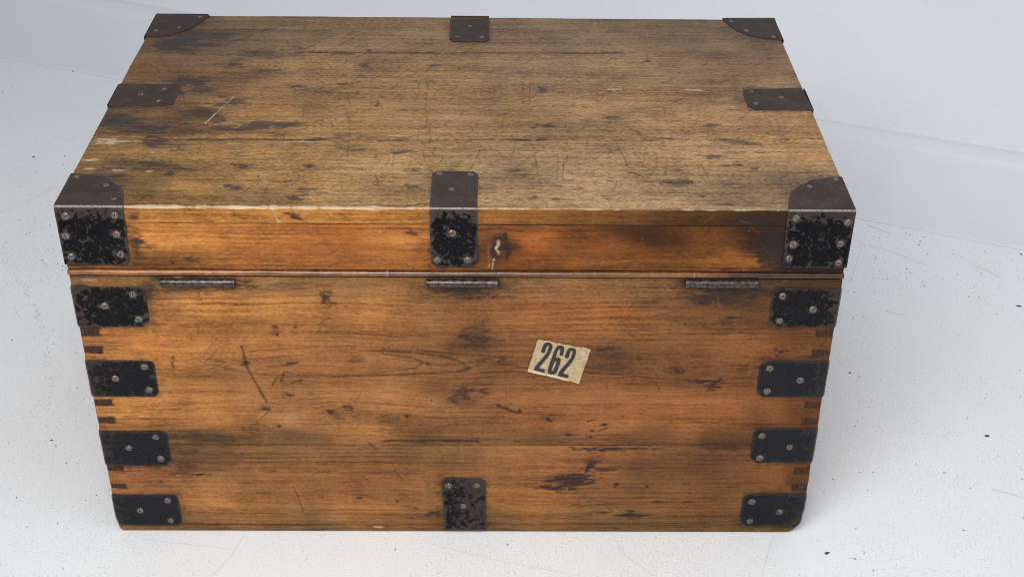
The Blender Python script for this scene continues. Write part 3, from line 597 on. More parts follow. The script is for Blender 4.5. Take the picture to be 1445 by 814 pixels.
def plank(name, ys, zs, vis, step_x=.0011, sec=1, rounds=(.001,) * 4, lower=False, label=None, tone=None, nohaz=False):
    """a board as a rounded-section solid. section corners go (y0,z0) bottom-front, (y0,z1) top-front, (y1,z1), (y1,z0);
    the sides that the picture shows get a dense skin that carries knots, stains and dents"""
    y0, y1 = ys; z0, z1 = zs; _seed[0] += 1
    def side(a, b, st):
        n = max(1, int(round(np.linalg.norm(np.array(b) - np.array(a)) / st))); return [tuple(np.array(a) + (np.array(b) - np.array(a)) * i / n) for i in range(n)]
    r0, r1, r2, r3 = rounds
    P = []
    def arc(cx, cy, r, a0):
        return [(cx + r * math.cos(math.radians(a0 - 90 * i / 4)), cy + r * math.sin(math.radians(a0 - 90 * i / 4))) for i in range(5)]
    big = 9.
    P += side((y0, z0 + r0), (y0, z1 - r1), .0011 if 'F' in vis else big)
    P += arc(y0 + r1, z1 - r1, r1, 180)[:-1]
    P += side((y0 + r1, z1), (y1 - r2, z1), .0018 if 'T' in vis else big)
    P += arc(y1 - r2, z1 - r2, r2, 90)[:-1]
    P += side((y1, z1 - r2), (y1, z0 + r3), big)
    P += arc(y1 - r3, z0 + r3, r3, 0)[:-1]
    P += side((y1 - r3, z0), (y0 + r0, z0), big)
    P += arc(y0 + r0, z0 + r0, r0, -90)[:-1]
    P = np.array(P); K = len(P)
    nx = int(2 * HW / step_x); t = np.linspace(-1, 1, nx + 1)
    # crisp round at the very ends
    X = np.zeros((nx + 1, K)); Y = np.tile(P[:, 0], (nx + 1, 1)); Z = np.tile(P[:, 1], (nx + 1, 1))
    vv = np.where(P[:, 1] >= z1 - 1e-4, P[:, 0], P[:, 1])
    xl, cl = endx(-1, vv, sec); xr, cr = endx(1, vv, sec)
    if not lower: cl = cl * 0; cr = cr * 0
    else: cl = np.where(True, endx(-1, P[:, 1], sec)[1], 0); cr = endx(1, P[:, 1], sec)[1]
    X = -(xl - cl)[None, :] * (1 - t[:, None]) / 2 + (xr - cr)[None, :] * (1 + t[:, None]) / 2
    Xf, Yf, Zf = X.ravel(), Y.ravel(), Z.ravel()
    # which face is each vertex on (front = normal -y, top = normal +z)
    onT = (Zf >= z1 - r1 * .5 - 1e-6) & (Yf > y0 + r1 * .45) & ('T' in vis)
    U = Xf; Vf = np.where(onT, Yf, Zf)
    if 'F' not in vis and 'T' in vis: Vf = Yf; onT[:] = True
    def smp(name_):
        return np.where(onT, CT.sample(getattr(CT, name_), U, Vf), CF.sample(getattr(CF, name_), U, Vf))
    st, sc, li, wp, rd, hh = [smp(k) for k in ('stain', 'scr', 'light', 'warp', 'red', 'h')]
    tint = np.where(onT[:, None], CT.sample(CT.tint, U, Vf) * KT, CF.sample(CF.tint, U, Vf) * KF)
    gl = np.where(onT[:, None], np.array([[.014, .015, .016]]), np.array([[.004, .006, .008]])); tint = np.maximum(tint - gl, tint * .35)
    if tone is not None: tint = tint * 0 + lin(tone)[None, :]
    # dents, chips, gentle waviness, pushed in along the face
    und = (fbm(U * 9, Vf * 30, 51 + sec) - .5) * .0009 + (fbm(U * 60, Vf * 180, 53) - .5) * .00035 - st * .0003 - sc * .00035 + hh
    chip = np.where(li > .3, -(li - .3) * .0012 * fbm(U * 300, Vf * 300, 55), 0)
    dd = und + chip
    nrY = np.where((Yf <= y0 + r1) & ('F' in vis), 1.0, 0.); nrZ = np.where((Zf >= z1 - r1) & ('T' in vis), 1.0, 0.)
    Yf = Yf - nrY * dd; Zf = Zf + nrZ * dd
    # ends of the boards: slightly rounded over
    e = np.clip(1 - (HW - np.abs(Xf)) / .0018, 0, 1); Yf = Yf + nrY * e * e * .0009; Zf = Zf - nrZ * e * e * .0009
    n = (nx + 1) * K; V = np.stack([Xf, Yf, Zf], 1)
    i = np.arange(nx)[:, None]; j = np.arange(K)[None, :]
    a = i * K + j; b = i * K + (j + 1) % K; q = np.stack([a, a + K, b + K, b], -1).reshape(-1, 4)
    me = bpy.data.meshes.new(name)
    nq = len(q); caps = [list(range(K))[::1], [nx * K + k for k in range(K)][::-1]]
    me.vertices.add(n); me.vertices.foreach_set('co', V.astype(np.float32).ravel())
    me.loops.add(nq * 4 + 2 * K); me.loops.foreach_set('vertex_index', np.concatenate([q.ravel(), caps[0], caps[1]]).astype(np.int32))
    me.polygons.add(nq + 2)
    me.polygons.foreach_set('loop_start', np.concatenate([np.arange(nq) * 4, [nq * 4, nq * 4 + K]]).astype(np.int32))
    sm = np.ones(nq + 2, bool); sm[-2:] = False
    me.update(calc_edges=True); me.polygons.foreach_set('use_smooth', sm)
    def ca(nm, arr):
        A = me.attributes.new(nm, 'FLOAT_COLOR', 'POINT'); A.data.foreach_set('color', arr.astype(np.float32).ravel())
    one = np.ones(n)
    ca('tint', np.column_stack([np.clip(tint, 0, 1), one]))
    ca('marks', np.column_stack([st, sc, li, one]))
    ca('marks_more', np.column_stack([rd, onT * 1.0, one * (_seed[0] * .071), one]))
    gA = me.attributes.new('grain', 'FLOAT', 'POINT')
    gw = Vf + wp + (fbm(U * 5, Vf * 12, 61 + sec) - .5) * .012 + np.where(onT, 0, Yf * .7) + _seed[0] * .31
    gA.data.foreach_set('value', gw.astype(np.float32))
    bm = bmesh.new(); bm.from_mesh(me); bmesh.ops.recalc_face_normals(bm, faces=bm.faces[:]); bm.to_mesh(me); bm.free()
    return obj(name, me, WOOD, chest, label)

gF = lambda py: F(640, py)[1]; gT = lambda py: T(640, py)[1]
zA = gF(317.5); zB = gF(382.5); zC = gF(390.5); zD = gF(628.5); zE = gF(741)
yA = gT(197); yB = gT(75); g2 = .0005
# lid
plank('lid_board', (0, yA - g2), (zA + g2, H), 'FT', sec=1, rounds=(.0008, .0022, .0012, .001), label='front board of the lid with splintered pale front edge')
plank('lid_board', (yA + g2, yB - g2), (zA + g2, H + .0004), 'T', sec=2, rounds=(.0012, .0012, .0010, .001), label='middle board of the lid')
plank('lid_board', (yB + g2, D - .002), (zA + g2, H - .0002), 'T', sec=3, rounds=(.001, .0010, .0022, .001), label='rear board of the lid')
plank('lid_front_rail', (.0010, .020), (zB + .0002, zA - .0004), 'F', sec=4, rounds=(.0008, .0008, .001, .001), label='narrow front rail of the lid, orange at the left and dark at the right')
# body
plank('upper_front_board', (.0008, .022), (zD + .0004, zC - .0016), 'F', sec=5, rounds=(.0010, .0012, .001, .001), label='wide upper front board with knots')
plank('lower_front_board', (.0008, .022), (zE + .0003, zD - .0003), 'F', sec=6, rounds=(.0008, .0010, .001, .001), lower=True, label='lower front board')
plank('bottom_board', (.0016, D - .01), (.0003, zE - .0003), 'F', sec=7, rounds=(.0042, .0008, .001, .004), lower=True, label='olive brown edge of the bottom board')

# hidden sides: end boards, back boards, plain stained pine (kept as coarse boards)
def coarse(name, x0, x1, y0, y1, z0, z1, label=None):
    _seed[0] += 1
    V = [(x, y, z) for x in (x0, x1) for y in (y0, y1) for z in (z0, z1)]
    me = mesh(name, V, [(0, 1, 3, 2), (4, 6, 7, 5), (0, 4, 5, 1), (2, 3, 7, 6), (0, 2, 6, 4), (1, 5, 7, 3)], False)
    bm = bmesh.new(); bm.from_mesh(me); bmesh.ops.bevel(bm, geom=bm.edges[:], offset=.0012, segments=2, affect='EDGES'); bmesh.ops.recalc_face_normals(bm, faces=bm.faces[:]); bm.to_mesh(me); bm.free()
    n = len(me.vertices); t = lin((150, 98, 52)) * 1.1
    for nm, v in (('tint', (*t, 1)), ('marks', (.05, 0, 0, 1)), ('marks_more', (0, 0, _seed[0] * .071, 1))):
        A = me.attributes.new(nm, 'FLOAT_COLOR', 'POINT'); A.data.foreach_set('color', np.tile(v, n).astype(np.float32))
    gA = me.attributes.new('grain', 'FLOAT', 'POINT'); gA.data.foreach_set('value', np.array([v.co.z * 1. for v in me.vertices], np.float32))
    return obj(name, me, WOOD, chest, label)
for sx in (-1, 1):
    xa, xb = sorted((sx * (HW - .0016), sx * (HW - .022)))
    for (a, b) in ((zE + .004, zD), (zD + .001, zC - .002)): coarse('end_board', xa, xb, .0232, D - .03, max(a, .036), b)
    coarse('lid_end_rail', xa, xb, .0212, D - .025, zB + .0005, zA - .0005)
for (a, b) in ((zE + .001, zD), (zD + .001, zC - .002)): coarse('back_board', -HW + .031, HW - .031, D - .026, D - .005, a, b)
coarse('lid_back_rail', -HW + .002, HW - .002, D - .023, D - .004, zB + .0005, zA - .0005)

# bead moulding along the bottom of the lid, and the shadow-gap strip behind it
def bead():
    nx = 500; K = 14; V = []; Fc = []
    zc = (zB + zC) / 2 - .0002; rz = (zB - zC) / 2 - .0006
    cols = []
    for i in range(nx + 1):
        x = -HW + 2 * HW * i / nx; px, py = proj(np.array([x, 0, zc])); 
        wob = (fbm(x * 25, 0., 71) - .5) * .0008
        wear = float(vn(x * 90, 1.2, 72))
        for k in range(K):
            a = math.pi * (k / (K - 1)) - math.pi / 2
            V.append((x, .0008 - (.0034 + wob) * max(math.cos(a), 0) - .0004, zc + rz * math.sin(a)))
        for a_ in ((.012, rz), (.012, -rz)): V.append((x, a_[0], zc + a_[1]))
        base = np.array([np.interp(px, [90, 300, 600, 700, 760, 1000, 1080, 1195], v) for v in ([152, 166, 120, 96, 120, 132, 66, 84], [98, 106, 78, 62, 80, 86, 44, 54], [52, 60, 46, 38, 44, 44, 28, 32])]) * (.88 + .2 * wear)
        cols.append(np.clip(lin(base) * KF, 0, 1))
    M = K + 2
    for i in range(nx):
        for k in range(M): k2 = (k + 1) % M; Fc.append((i * M + k, (i + 1) * M + k, (i + 1) * M + k2, i * M + k2))
    Fc.append(tuple(range(M))); Fc.append(tuple(nx * M + k for k in range(M))[::-1])
    me = mesh('bead_moulding', V, Fc)
    bm = bmesh.new(); bm.from_mesh(me); bmesh.ops.recalc_face_normals(bm, faces=bm.faces[:]); bm.to_mesh(me); bm.free()
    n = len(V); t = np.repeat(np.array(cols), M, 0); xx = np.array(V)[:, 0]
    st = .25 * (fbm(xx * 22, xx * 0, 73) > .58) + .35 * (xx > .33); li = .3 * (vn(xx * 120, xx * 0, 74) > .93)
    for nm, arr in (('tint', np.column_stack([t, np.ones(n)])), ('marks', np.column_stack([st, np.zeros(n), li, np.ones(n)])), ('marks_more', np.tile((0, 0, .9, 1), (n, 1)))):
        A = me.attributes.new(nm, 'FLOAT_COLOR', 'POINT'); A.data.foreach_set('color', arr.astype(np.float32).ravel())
    gA = me.attributes.new('grain', 'FLOAT', 'POINT'); gA.data.foreach_set('value', (np.array(V)[:, 2] * .5).astype(np.float32))
    return obj('bead_moulding', me, BEADM, chest, 'thin rounded bead along the bottom edge of the lid')
bead()

# ------------------------------------------------------------------ iron fittings
# Fittings are cut flat as an outline (s,t), filled with small triangles, thickened and bent over the chest's edges.
def sheet(name, outline, screws, mapper, th=.0018, step=.0032, fl=1., brown=lambda s, t: 0., edgeline=lambda s, t: 0., extra=None, label=None):
    """outline: list of (s,t) ; mapper(s,t,h)->xyz with h the height above the wood"""
    pts_ = [Vector(p) for p in outline]; n = len(pts_); edges = [(i, (i + 1) % n) for i in range(n)]
    dense = []
    for i in range(n):
        a, b = pts_[i], pts_[(i + 1) % n]; m = max(1, int((b - a).length / step))
        dense += [a.lerp(b, k / m) for k in range(m)]
    nb = len(dense); be = [(i, (i + 1) % nb) for i in range(nb)]
    s0, s1 = min(p.x for p in dense), max(p.x for p in dense); t0, t1 = min(p.y for p in dense), max(p.y for p in dense)
    A = np.array([(p.x, p.y) for p in dense]); B = np.roll(A, -1, 0)
    def inside_d(P):
        d = B - A; w = P[:, None, :] - A[None]; tt = np.clip((w * d).sum(-1) / ((d * d).sum(-1) + 1e-12), 0, 1)
        dist = np.sqrt(((w - tt[..., None] * d) ** 2).sum(-1)).min(1)
        c = ((A[None, :, 1] > P[:, None, 1]) != (B[None, :, 1] > P[:, None, 1])) & (P[:, None, 0] < (B - A)[None, :, 0] * (P[:, None, 1] - A[None, :, 1]) / ((B - A)[None, :, 1] + 1e-12) + A[None, :, 0])
        return (c.sum(1) % 2 == 1), dist
    gs, gt = np.meshgrid(np.arange(s0, s1, step), np.arange(t0, t1, step)); gp = np.stack([gs.ravel(), gt.ravel()], 1)
    # extra rows right along bends so that the fold stays crisp
    for sb in (extra or []): gp = np.vstack([gp, [(sb + q, t) for t in np.arange(t0, t1, step) for q in (-.0012, -.0004, .0004, .0012)]])
    ins, dist = inside_d(gp); gp = gp[ins & (dist > step * .45)]
    allp = dense + [Vector(p) for p in gp]
    vo, eo, fo, *_ = delaunay_2d_cdt(allp, be, [], 1, 1e-7)
    vo = [Vector(v) for v in vo]; P = np.array([(v.x, v.y) for v in vo]); _, dist = inside_d(P)
    V = []; W = []
    sc = np.array(screws) if len(screws) else np.zeros((0, 2))
    for (v, d) in zip(vo, dist):
        k = np.exp(-((sc - [v.x, v.y]) ** 2).sum(1) / .0055 ** 2).max() if len(sc) else 0
        on = d < 1e-6
        dent = (float(fbm(v.x * 45, v.y * 45, 81)) - .5) * .0007 - .0004 * k
        V.append(mapper(v.x, v.y, th + dent - (.0006 if on else 0)))
        W.append((max(min(1, k * 1.15), .5 * math.exp(-d / .0030)), brown(v.x, v.y), min(1, edgeline(v.x, v.y) + (.04 if on else 0)), fl))
    F_ = [tuple(f) for f in fo]
    cnt = {}
    for f in F_:
        for a, b in zip(f, f[1:] + f[:1]): cnt[(a, b)] = 1
    bd = [(a, b) for (a, b) in cnt if (b, a) not in cnt]
    bv = {}
    for a, b in bd:
        for q in (a, b):
            if q not in bv: bv[q] = len(V); V.append(mapper(vo[q].x, vo[q].y, -.0004)); W.append((1, .3, 0, 1))
    F_ += [(b, a, bv[a], bv[b]) for a, b in bd]
    me = mesh(name, V, F_); 
    A_ = me.attributes.new('wear', 'FLOAT_COLOR', 'POINT'); A_.data.foreach_set('color', np.array(W, np.float32).ravel())
    bm = bmesh.new(); bm.from_mesh(me); bmesh.ops.recalc_face_normals(bm, faces=bm.faces[:])
    # sharp rim
    for e in bm.edges:
        if len(e.link_faces) == 2 and e.calc_face_angle() > math.radians(35): e.smooth = False
    bm.to_mesh(me); bm.free()
    return me

def screw_mesh(r=.0042, h=.0020):
    bm = bmesh.new()
    for sgn in (-1, 1):          # two half domes with the slot between them
        ring = []
        for (rr, zz) in ((1, 0), (.97, .45), (.72, .85), (.3, 1.)):
            row = []
            for i in range(9):
                a = math.pi * i / 8; y = math.sin(a) * rr * r; x = math.cos(a) * rr * r
                row.append(bm.verts.new((x, sgn * max(y, .00045), zz * h)))
            ring.append(row)
        for a, b in zip(ring[:-1], ring[1:]):
            for i in range(8): bm.faces.new((a[i], a[i + 1], b[i + 1], b[i]))
        bm.faces.new(ring[-1])
        for a, b in zip(ring[:-1], ring[1:]): bm.faces.new((a[0], b[0], b[-1], a[-1])) if False else None
        wall = [r_[0] for r_ in ring] + [r_[-1] for r_ in reversed(ring)]
        bm.faces.new(wall)
    vs = [bm.verts.new((math.cos(2 * math.pi * i / 14) * r * 1.03, math.sin(2 * math.pi * i / 14) * r * 1.03, h * .28)) for i in range(14)]
    lo = [bm.verts.new((v.co.x * 1.05, v.co.y * 1.05, -.0006)) for v in vs]
    bm.faces.new(vs)
    for i in range(14): bm.faces.new((vs[i], vs[(i + 1) % 14], lo[(i + 1) % 14], lo[i]))
    bmesh.ops.recalc_face_normals(bm, faces=bm.faces[:]); me = bpy.data.meshes.new('screw'); bm.to_mesh(me); bm.free()
    me.materials.append(STEEL); return me
SCREW = screw_mesh(.0046, .0022); SMALL = screw_mesh(.0037, .0012)
def screw(parent, pos, normal, small=False, sc=1.):
    o = bpy.data.objects.new('screw', SMALL if small else SCREW); COL.objects.link(o); o.parent = parent
    q = Vector(normal).to_track_quat('Z', 'Y'); q = q @ Euler((random.uniform(-.12, .12), random.uniform(-.12, .12), random.uniform(0, 3.1))).to_quaternion()
    o.location = pos; o.rotation_mode = 'QUATERNION'; o.rotation_quaternion = q; k = sc * random.uniform(.92, 1.08); o.scale = (k, k, k)
    return o
TH = .0018
# a flat piece on the front whose outer end wraps the side at x = sgn*HW
def side_strap(sgn, px_in, y0, y1, scr, cut=6, lowr=False, label=None, fl=.5):
    """front plate between picture rows y0..y1, from inner column px_in to the chest's end, then round the corner"""
    zt = F(px_in, y0)[1]; zb = F(px_in, y1)[1]; xin = abs(F(px_in, (y0 + y1) / 2)[0]); L = HW - xin; Rr = .0012; wrap = .085
    c_ = cut * .00125; j = lambda: random.uniform(-.0006, .0006)
    # s: 0 = inner end, L = corner, beyond = down the side
    if not lowr:
        out = [(0, zb + c_), (c_, zb + j()), (L * .5, zb + j()), (L, zb), (L + wrap - .005, zb + j()), (L + wrap, zb + .006), (L + wrap, zt - .006), (L + wrap - .005, zt), (L, zt), (L * .5, zt + j()), (c_, zt + j()), (c_ * .3, zt - c_ * .35), (0, zt - c_)]
    else:
        rr = .026 if sgn > 0 else .010
        out = [(0, zb + c_), (c_, zb)] + [(L - rr + rr * math.sin(a), zb + rr - rr * math.cos(a)) for a in np.linspace(0, math.pi / 2, 8)]
        out = [(s_, z_) for s_, z_ in out] + [(L, zb + rr + .001), (L + wrap, zb + rr + .001), (L + wrap, zt), (L, zt), (c_, zt), (c_ * .3, zt - c_ * .35), (0, zt - c_)]
    def mp(s, t, h):
        off = h
        if s <= L - Rr: x, y = xin + s, -off
        elif s < L + Rr:
            a = (s - (L - Rr)) / (2 * Rr) * math.pi / 2; x = HW - Rr + (Rr + off) * math.sin(a); y = Rr - (Rr + off) * math.cos(a)
        else: x, y = HW + off, s - L
        return (sgn * x, y + .0006, t)
    S2 = [(abs(F(a, b)[0]) - xin, F(a, b)[1]) for a, b in scr]
    S3 = S2 + [(L + .03, (zt + zb) / 2), (L + .075, zt - .012), (L + .075, zb + .014)]
    me = sheet('end_strap', out, S3, mp, fl=fl, brown=lambda s, t: .26 * max(0, (s - L * .66) / (L * .34)) if s < L else .25, edgeline=lambda s, t: .3 if abs(s - L) < .0008 else 0, extra=[L])
    o = obj('end_strap', me, IRON, chest, label)
    for (s, t) in S2: screw(o, mp(s, t, TH - .0003), (0, -1, 0))
    for (s, t) in S3[len(S2):]: screw(o, mp(s, t, TH - .0003), (sgn, 0, 0))
    return o
side_strap(-1, 208, 405, 461, [(148,431),(188,415),(196,450)], 8, fl=.9)
side_strap(-1, 221, 509, 559, [(163,533),(204,517),(211,549)], 5, fl=.6)
side_strap(-1, 239, 608, 656, [(182,631),(220,616),(227,646)], 6, fl=.25)
side_strap(-1, 254, 698, 740, [(198,719),(237,705),(241,733)], 5, True, fl=.08, label='lowest left iron strap, smooth black')
side_strap(1, 1088, 407, 461, [(1104,417),(1147,436),(1100,452)], 8, fl=.7)
side_strap(1, 1070, 509, 559, [(1086,519),(1129,536),(1082,551)], 7, fl=.12)
side_strap(1, 1061, 604, 652, [(1075,614),(1114,630),(1072,645)], 7, fl=.10)
side_strap(1, 1046, 697, 741, [(1061,707),(1100,721),(1058,734)], 7, True, fl=.15, label='lowest right iron strap wrapped round the rounded corner')

# strap bent over the lid's front top edge; s runs up the front then back over the top
def over_edge(name, xs_, zbot, ytop, scr_front, scr_top, cut=.006, outline=None, brownf=0.0, label=None, side=None):
    Rr = .0016; s0 = zbot - H
    def mp(s, t, h):
        if s <= -Rr: y, z = -h, H + s
        elif s < Rr:
            a = (s + Rr) / (2 * Rr) * math.pi / 2; y = Rr - (Rr + h) * math.cos(a); z = H - Rr + (Rr + h) * math.sin(a)
        else: y, z = s, H + h
        return (t, y, z)
    x0, x1 = xs_; c_ = cut
    out = outline or [(s0, x0 + c_), (s0 + c_, x0), (0, x0), (ytop - c_ * 1.2, x0), (ytop, x0 + c_), (ytop, x1 - c_), (ytop - c_ * 1.2, x1), (0, x1), (s0 + c_, x1), (s0, x1 - c_)]
    SF = [(F(a, b)[1] - H, F(a, b)[0]) for a, b in scr_front]; ST = [(T(a, b)[1], T(a, b)[0]) for a, b in scr_top]
    me = sheet(name, out, SF + ST, mp, brown=lambda s, t: .55 if s > -.001 else brownf + .30 * max(0, 1 - (-s) / .020), edgeline=lambda s, t: .75 if abs(s) < .0009 else 0, extra=[0])
    o = obj(name, me, IRON, chest, label)
    for (s, t) in SF: screw(o, mp(s, t, TH - .0003), (0, -1, 0))
    for (s, t) in ST: screw(o, mp(s, t, TH - .0003), (0, 0, 1), True)
    return o
over_edge('centre_strap', (F(607, 330)[0], F(673.5, 330)[0]), F(640, 376)[1], T(640, 243)[1], [(638,328),(617,366),(660,366)], [(620,247),(664,248),(637,269)], brownf=.06, label='pitted iron strap bent over the middle of the lid edge')

def side_panel_front(me_list): pass
# corner irons of the lid: front + top in one bent sheet, with a third leaf on the end
def corner(sgn, px_in_top, px_in_bot, y_bot, arc_pts, scr_f, scr_t, label):
    zb = F(px_in_bot, y_bot)[1] - H; xi_t = abs(F(px_in_top, 296)[0]); xi_b = abs(F(px_in_bot, y_bot)[0]); c_ = .0055
    xo = HW + TH
    arc_ = [(T(a, b)[1], abs(T(a, b)[0])) for a, b in arc_pts]
    out = [(zb, xi_b + c_), (zb + c_, xi_b), (-.001, xi_t)] + arc_ + [(arc_[-1][0], xo), (0, xo), (zb, xo)]
    out = [(s, sgn * t) for s, t in out]
    o = over_edge('corner_iron', (0, 0), zb + H, 0, scr_f, scr_t, outline=out, brownf=.04, label=label)
    # end leaf
    leaf = [(zb, 0.0), (zb, .085), (zb + .01, .095), (-.03, .095), (-.006, .085), (-.0, .08), (0, 0)]
    def mp(s, t, h): return (sgn * (HW + h), t - .0004, H + s)
    me = sheet('corner_iron_leaf', leaf, [(-.03, .02), (-.03, .075), (zb + .015, .05)], mp, th=TH - .0002, brown=lambda s, t: .15)
    l = obj('corner_leaf', me, IRON, o)
    return o
corner(-1, 175, 184, 373, [(174.5,262.5+12),(171,266),(160,258),(142,250.5),(122,247),(108,245.5)], [(93,304),(162,303),(93,332),(165,330),(101,361),(171,358)], [(108,251),(150,263),(161,282)], 'left front corner iron with rust patches round six screws')
corner(1, 1112, 1104, 377, [(1113,283),(1116,272),(1126,264),(1144,256),(1166,252),(1186,250.5)], [(1123,307),(1196,313),(1119,344),(1186,343),(1113,364),(1183,370)], [(1142,265),(1179,255)], 'right front corner iron, paint worn off in flecks')

# irons lying on the top and bent over back / ends
def flat_top(name, out_px, scr, label=None, bend=None):
    out = [T(a, b) for a, b in out_px]
    cx = sum(p[0] for p in out) / len(out)
    def mp(s, t, h): return (s, t, H + h)
    S2 = [T(a, b) for a, b in scr]
    me = sheet(name, out, S2, mp, th=TH, brown=lambda s, t: .55)
    o = obj(name, me, IRON, chest, label)
    for (s, t) in S2: screw(o, (s, t, H + TH - .0003), (0, 0, 1), True, 1.0)
    return o
def flange(o, name, P, brown=.2):
    """small box leaf hanging over an edge: P = x0,x1,y0,y1,z0,z1"""
    x0, x1, y0, y1, z0, z1 = P
    V = [(x, y, z) for x in (x0, x1) for y in (y0, y1) for z in (z0, z1)]
    me = mesh(name, V, [(0, 1, 3, 2), (4, 6, 7, 5), (0, 4, 5, 1), (2, 3, 7, 6), (0, 2, 6, 4), (1, 5, 7, 3)], False)
    bm = bmesh.new(); bm.from_mesh(me); bmesh.ops.bevel(bm, geom=bm.edges[:], offset=.0005, segments=1, affect='EDGES'); bm.to_mesh(me); bm.free()
    A = me.attributes.new('wear', 'FLOAT_COLOR', 'POINT'); A.data.foreach_set('color', np.tile((.5, brown, 0, 1), len(me.vertices)).astype(np.float32))
    return obj(name, me, IRON, o)
XO = HW + TH
def clampx(pts_, sgn):
    return pts_
o = flat_top('side_strap', [(153.5,149.5),(235,150),(244,148),(255,128),(254,122),(248,120.5),(169,119.5)], [(232.5,127.5),(224,144),(199,135)], 'brown iron strap over the left end of the lid')
ya, yb = T(160, 149)[1], T(170, 120)[1]; flange(o, 'strap_leaf', (-XO - .0012, -XO + .0006, ya, yb, H - .07, H + TH - .0006))
o = flat_top('side_strap', [(1147,157),(1067,156),(1055,151),(1048,133),(1049,127),(1131,125.5)], [(1060,131),(1066,148),(1102,139)], 'dark iron strap over the right end of the lid')
ya, yb = T(1147, 156)[1], T(1131, 126)[1]; flange(o, 'strap_leaf', (XO - .0006, XO + .0012, ya, yb, H - .07, H + TH - .0006))
def arcp(P): return P
o = flat_top('corner_iron', [(205,53),(236,50.5),(256,46),(272,39),(286,30),(296,23.5),(222,20.5)], [(220,45),(253,40.5),(282,26)], 'brown rear left corner iron with a curved edge')
flange(o, 'corner_leaf', (-XO, -.396, D - .001, D + .0012, H - .075, H + TH - .0006)); flange(o, 'corner_leaf', (-XO - .0012, -XO + .0006, T(205, 53)[1], D, H - .075, H + TH - .0006))
o = flat_top('corner_iron', [(1103.5,58),(1080,55.5),(1058,51.5),(1040,44.5),(1027,35),(1019,27),(1093,26.5)], [(1032,32),(1053,45),(1091,54)], 'dark rear right corner iron with a curved edge')
flange(o, 'corner_leaf', (.40, XO, D - .001, D + .0012, H - .075, H + TH - .0006)); flange(o, 'corner_leaf', (XO - .0006, XO + .0012, T(1102, 58)[1], D, H - .075, H + TH - .0006))
o = flat_top('centre_strap', [(634.5,56),(640,59.5),(685,60),(690.5,56.5),(690.5,27.5),(635.5,27.5)], [(645.5,54),(680,54),(663,39)], 'small grey-brown iron strap at the middle of the rear lid edge')
flange(o, 'strap_leaf', (T(636, 28)[0], T(690, 28)[0], D - .001, D + .0012, H - .08, H + TH - .0006))
# bottom centre strap: up the front, folded under
def low_strap():
    x0, x1 = F(623.5, 700)[0], F(685.5, 700)[0]; xb0, xb1 = F(627.5, 740)[0], F(686, 740)[0]; zt = F(650, 674)[1]; c_ = .0075
    out = [(zt, x0 + c_), (zt - c_, x0), (.006, xb0), (.006, xb1), (zt - c_, x1), (zt, x1 - c_)]
    def mp(s, t, h): return (t, -h + .0006, s)
    S2 = [(F(a, b)[1], F(a, b)[0]) for a, b in [(633,684),(673,684),(654,713)]]
    me = sheet('centre_strap', out, S2, mp, fl=.8, brown=lambda s, t: .17 + .05 * math.sin(t * 90))
    o = obj('centre_strap', me, IRON, chest, 'iron strap at the middle of the chest foot, grey with rust')
    for (s, t) in S2: screw(o, mp(s, t, TH - .0003), (0, -1, 0))
low_strap()

# hinge knuckles under the bead
def hinge(x0, x1, py):
    a = F(x0, py); b = F(x1, py); z = (a[1] + b[1]) / 2; L = b[0] - a[0]; V = []; Fc = []; K = 16; st = []
    nk = 5
    for i in range(nk):
        s0 = a[0] + L * i / nk + (.0001 if i else 0); s1 = a[0] + L * (i + 1) / nk - (.0001 if i < nk - 1 else 0)
        for q, r in ((s0, .985), (s0 + .0003, .995), (s0 + .002, 1.), ((s0 + s1) / 2, .985), (s1 - .002, 1.), (s1 - .0003, .995), (s1, .985)): st.append((q, r))
    for (x, r) in st:
        for k in range(K):
            t = 2 * math.pi * k / K; rr = .0054 * r * (1 + .006 * random.uniform(-1, 1)); V.append((x, -.0034 + rr * math.cos(t), z - .0006 + rr * math.sin(t)))
    for i in range(len(st) - 1):
        for k in range(K): k2 = (k + 1) % K; Fc.append((i * K + k, i * K + k2, (i + 1) * K + k2, (i + 1) * K + k))
    Fc.append(tuple(range(K))[::-1]); Fc.append(tuple((len(st) - 1) * K + k for k in range(K)))
    me = mesh('hinge', V, Fc); obj('hinge', me, HINGE, chest)
hinge(228, 332, 396); hinge(602, 703, 397); hinge(967, 1069, 398)

# dovetail pins showing at the board ends
def dovetail(sgn, px0, px1, py, hh, sk=.0006):
    xa = F(px0, py)[0]; z = F(px0, py)[1]; hz = hh * .00135
    xo = sgn * (HW - .0012); xi = F(px1, py)[0]
    j = lambda: random.uniform(-.0005, .0005)
    P = [(xo, z - hz * .75 + j()), (xi, z - hz + j()), (xi + sgn * j(), z + hz + j()), (xo, z + hz * .75 + j())]
    y = .0004
    V = [(p[0], y, p[1]) for p in P] + [(p[0], .006, p[1]) for p in P]
    me = mesh('dovetail', V, [(0, 1, 2, 3), (4, 7, 6, 5), (0, 4, 5, 1), (1, 5, 6, 2), (2, 6, 7, 3), (3, 7, 4, 0)], False)
    bm = bmesh.new(); bm.from_mesh(me); bmesh.ops.bevel(bm, geom=bm.edges[:], offset=.0005, segments=1, affect='EDGES'); bmesh.ops.recalc_face_normals(bm, faces=bm.faces[:]); bm.to_mesh(me); bm.free()
    obj('dovetail', me, ENDG, chest)
for a in DOVES:
    dovetail(*a)

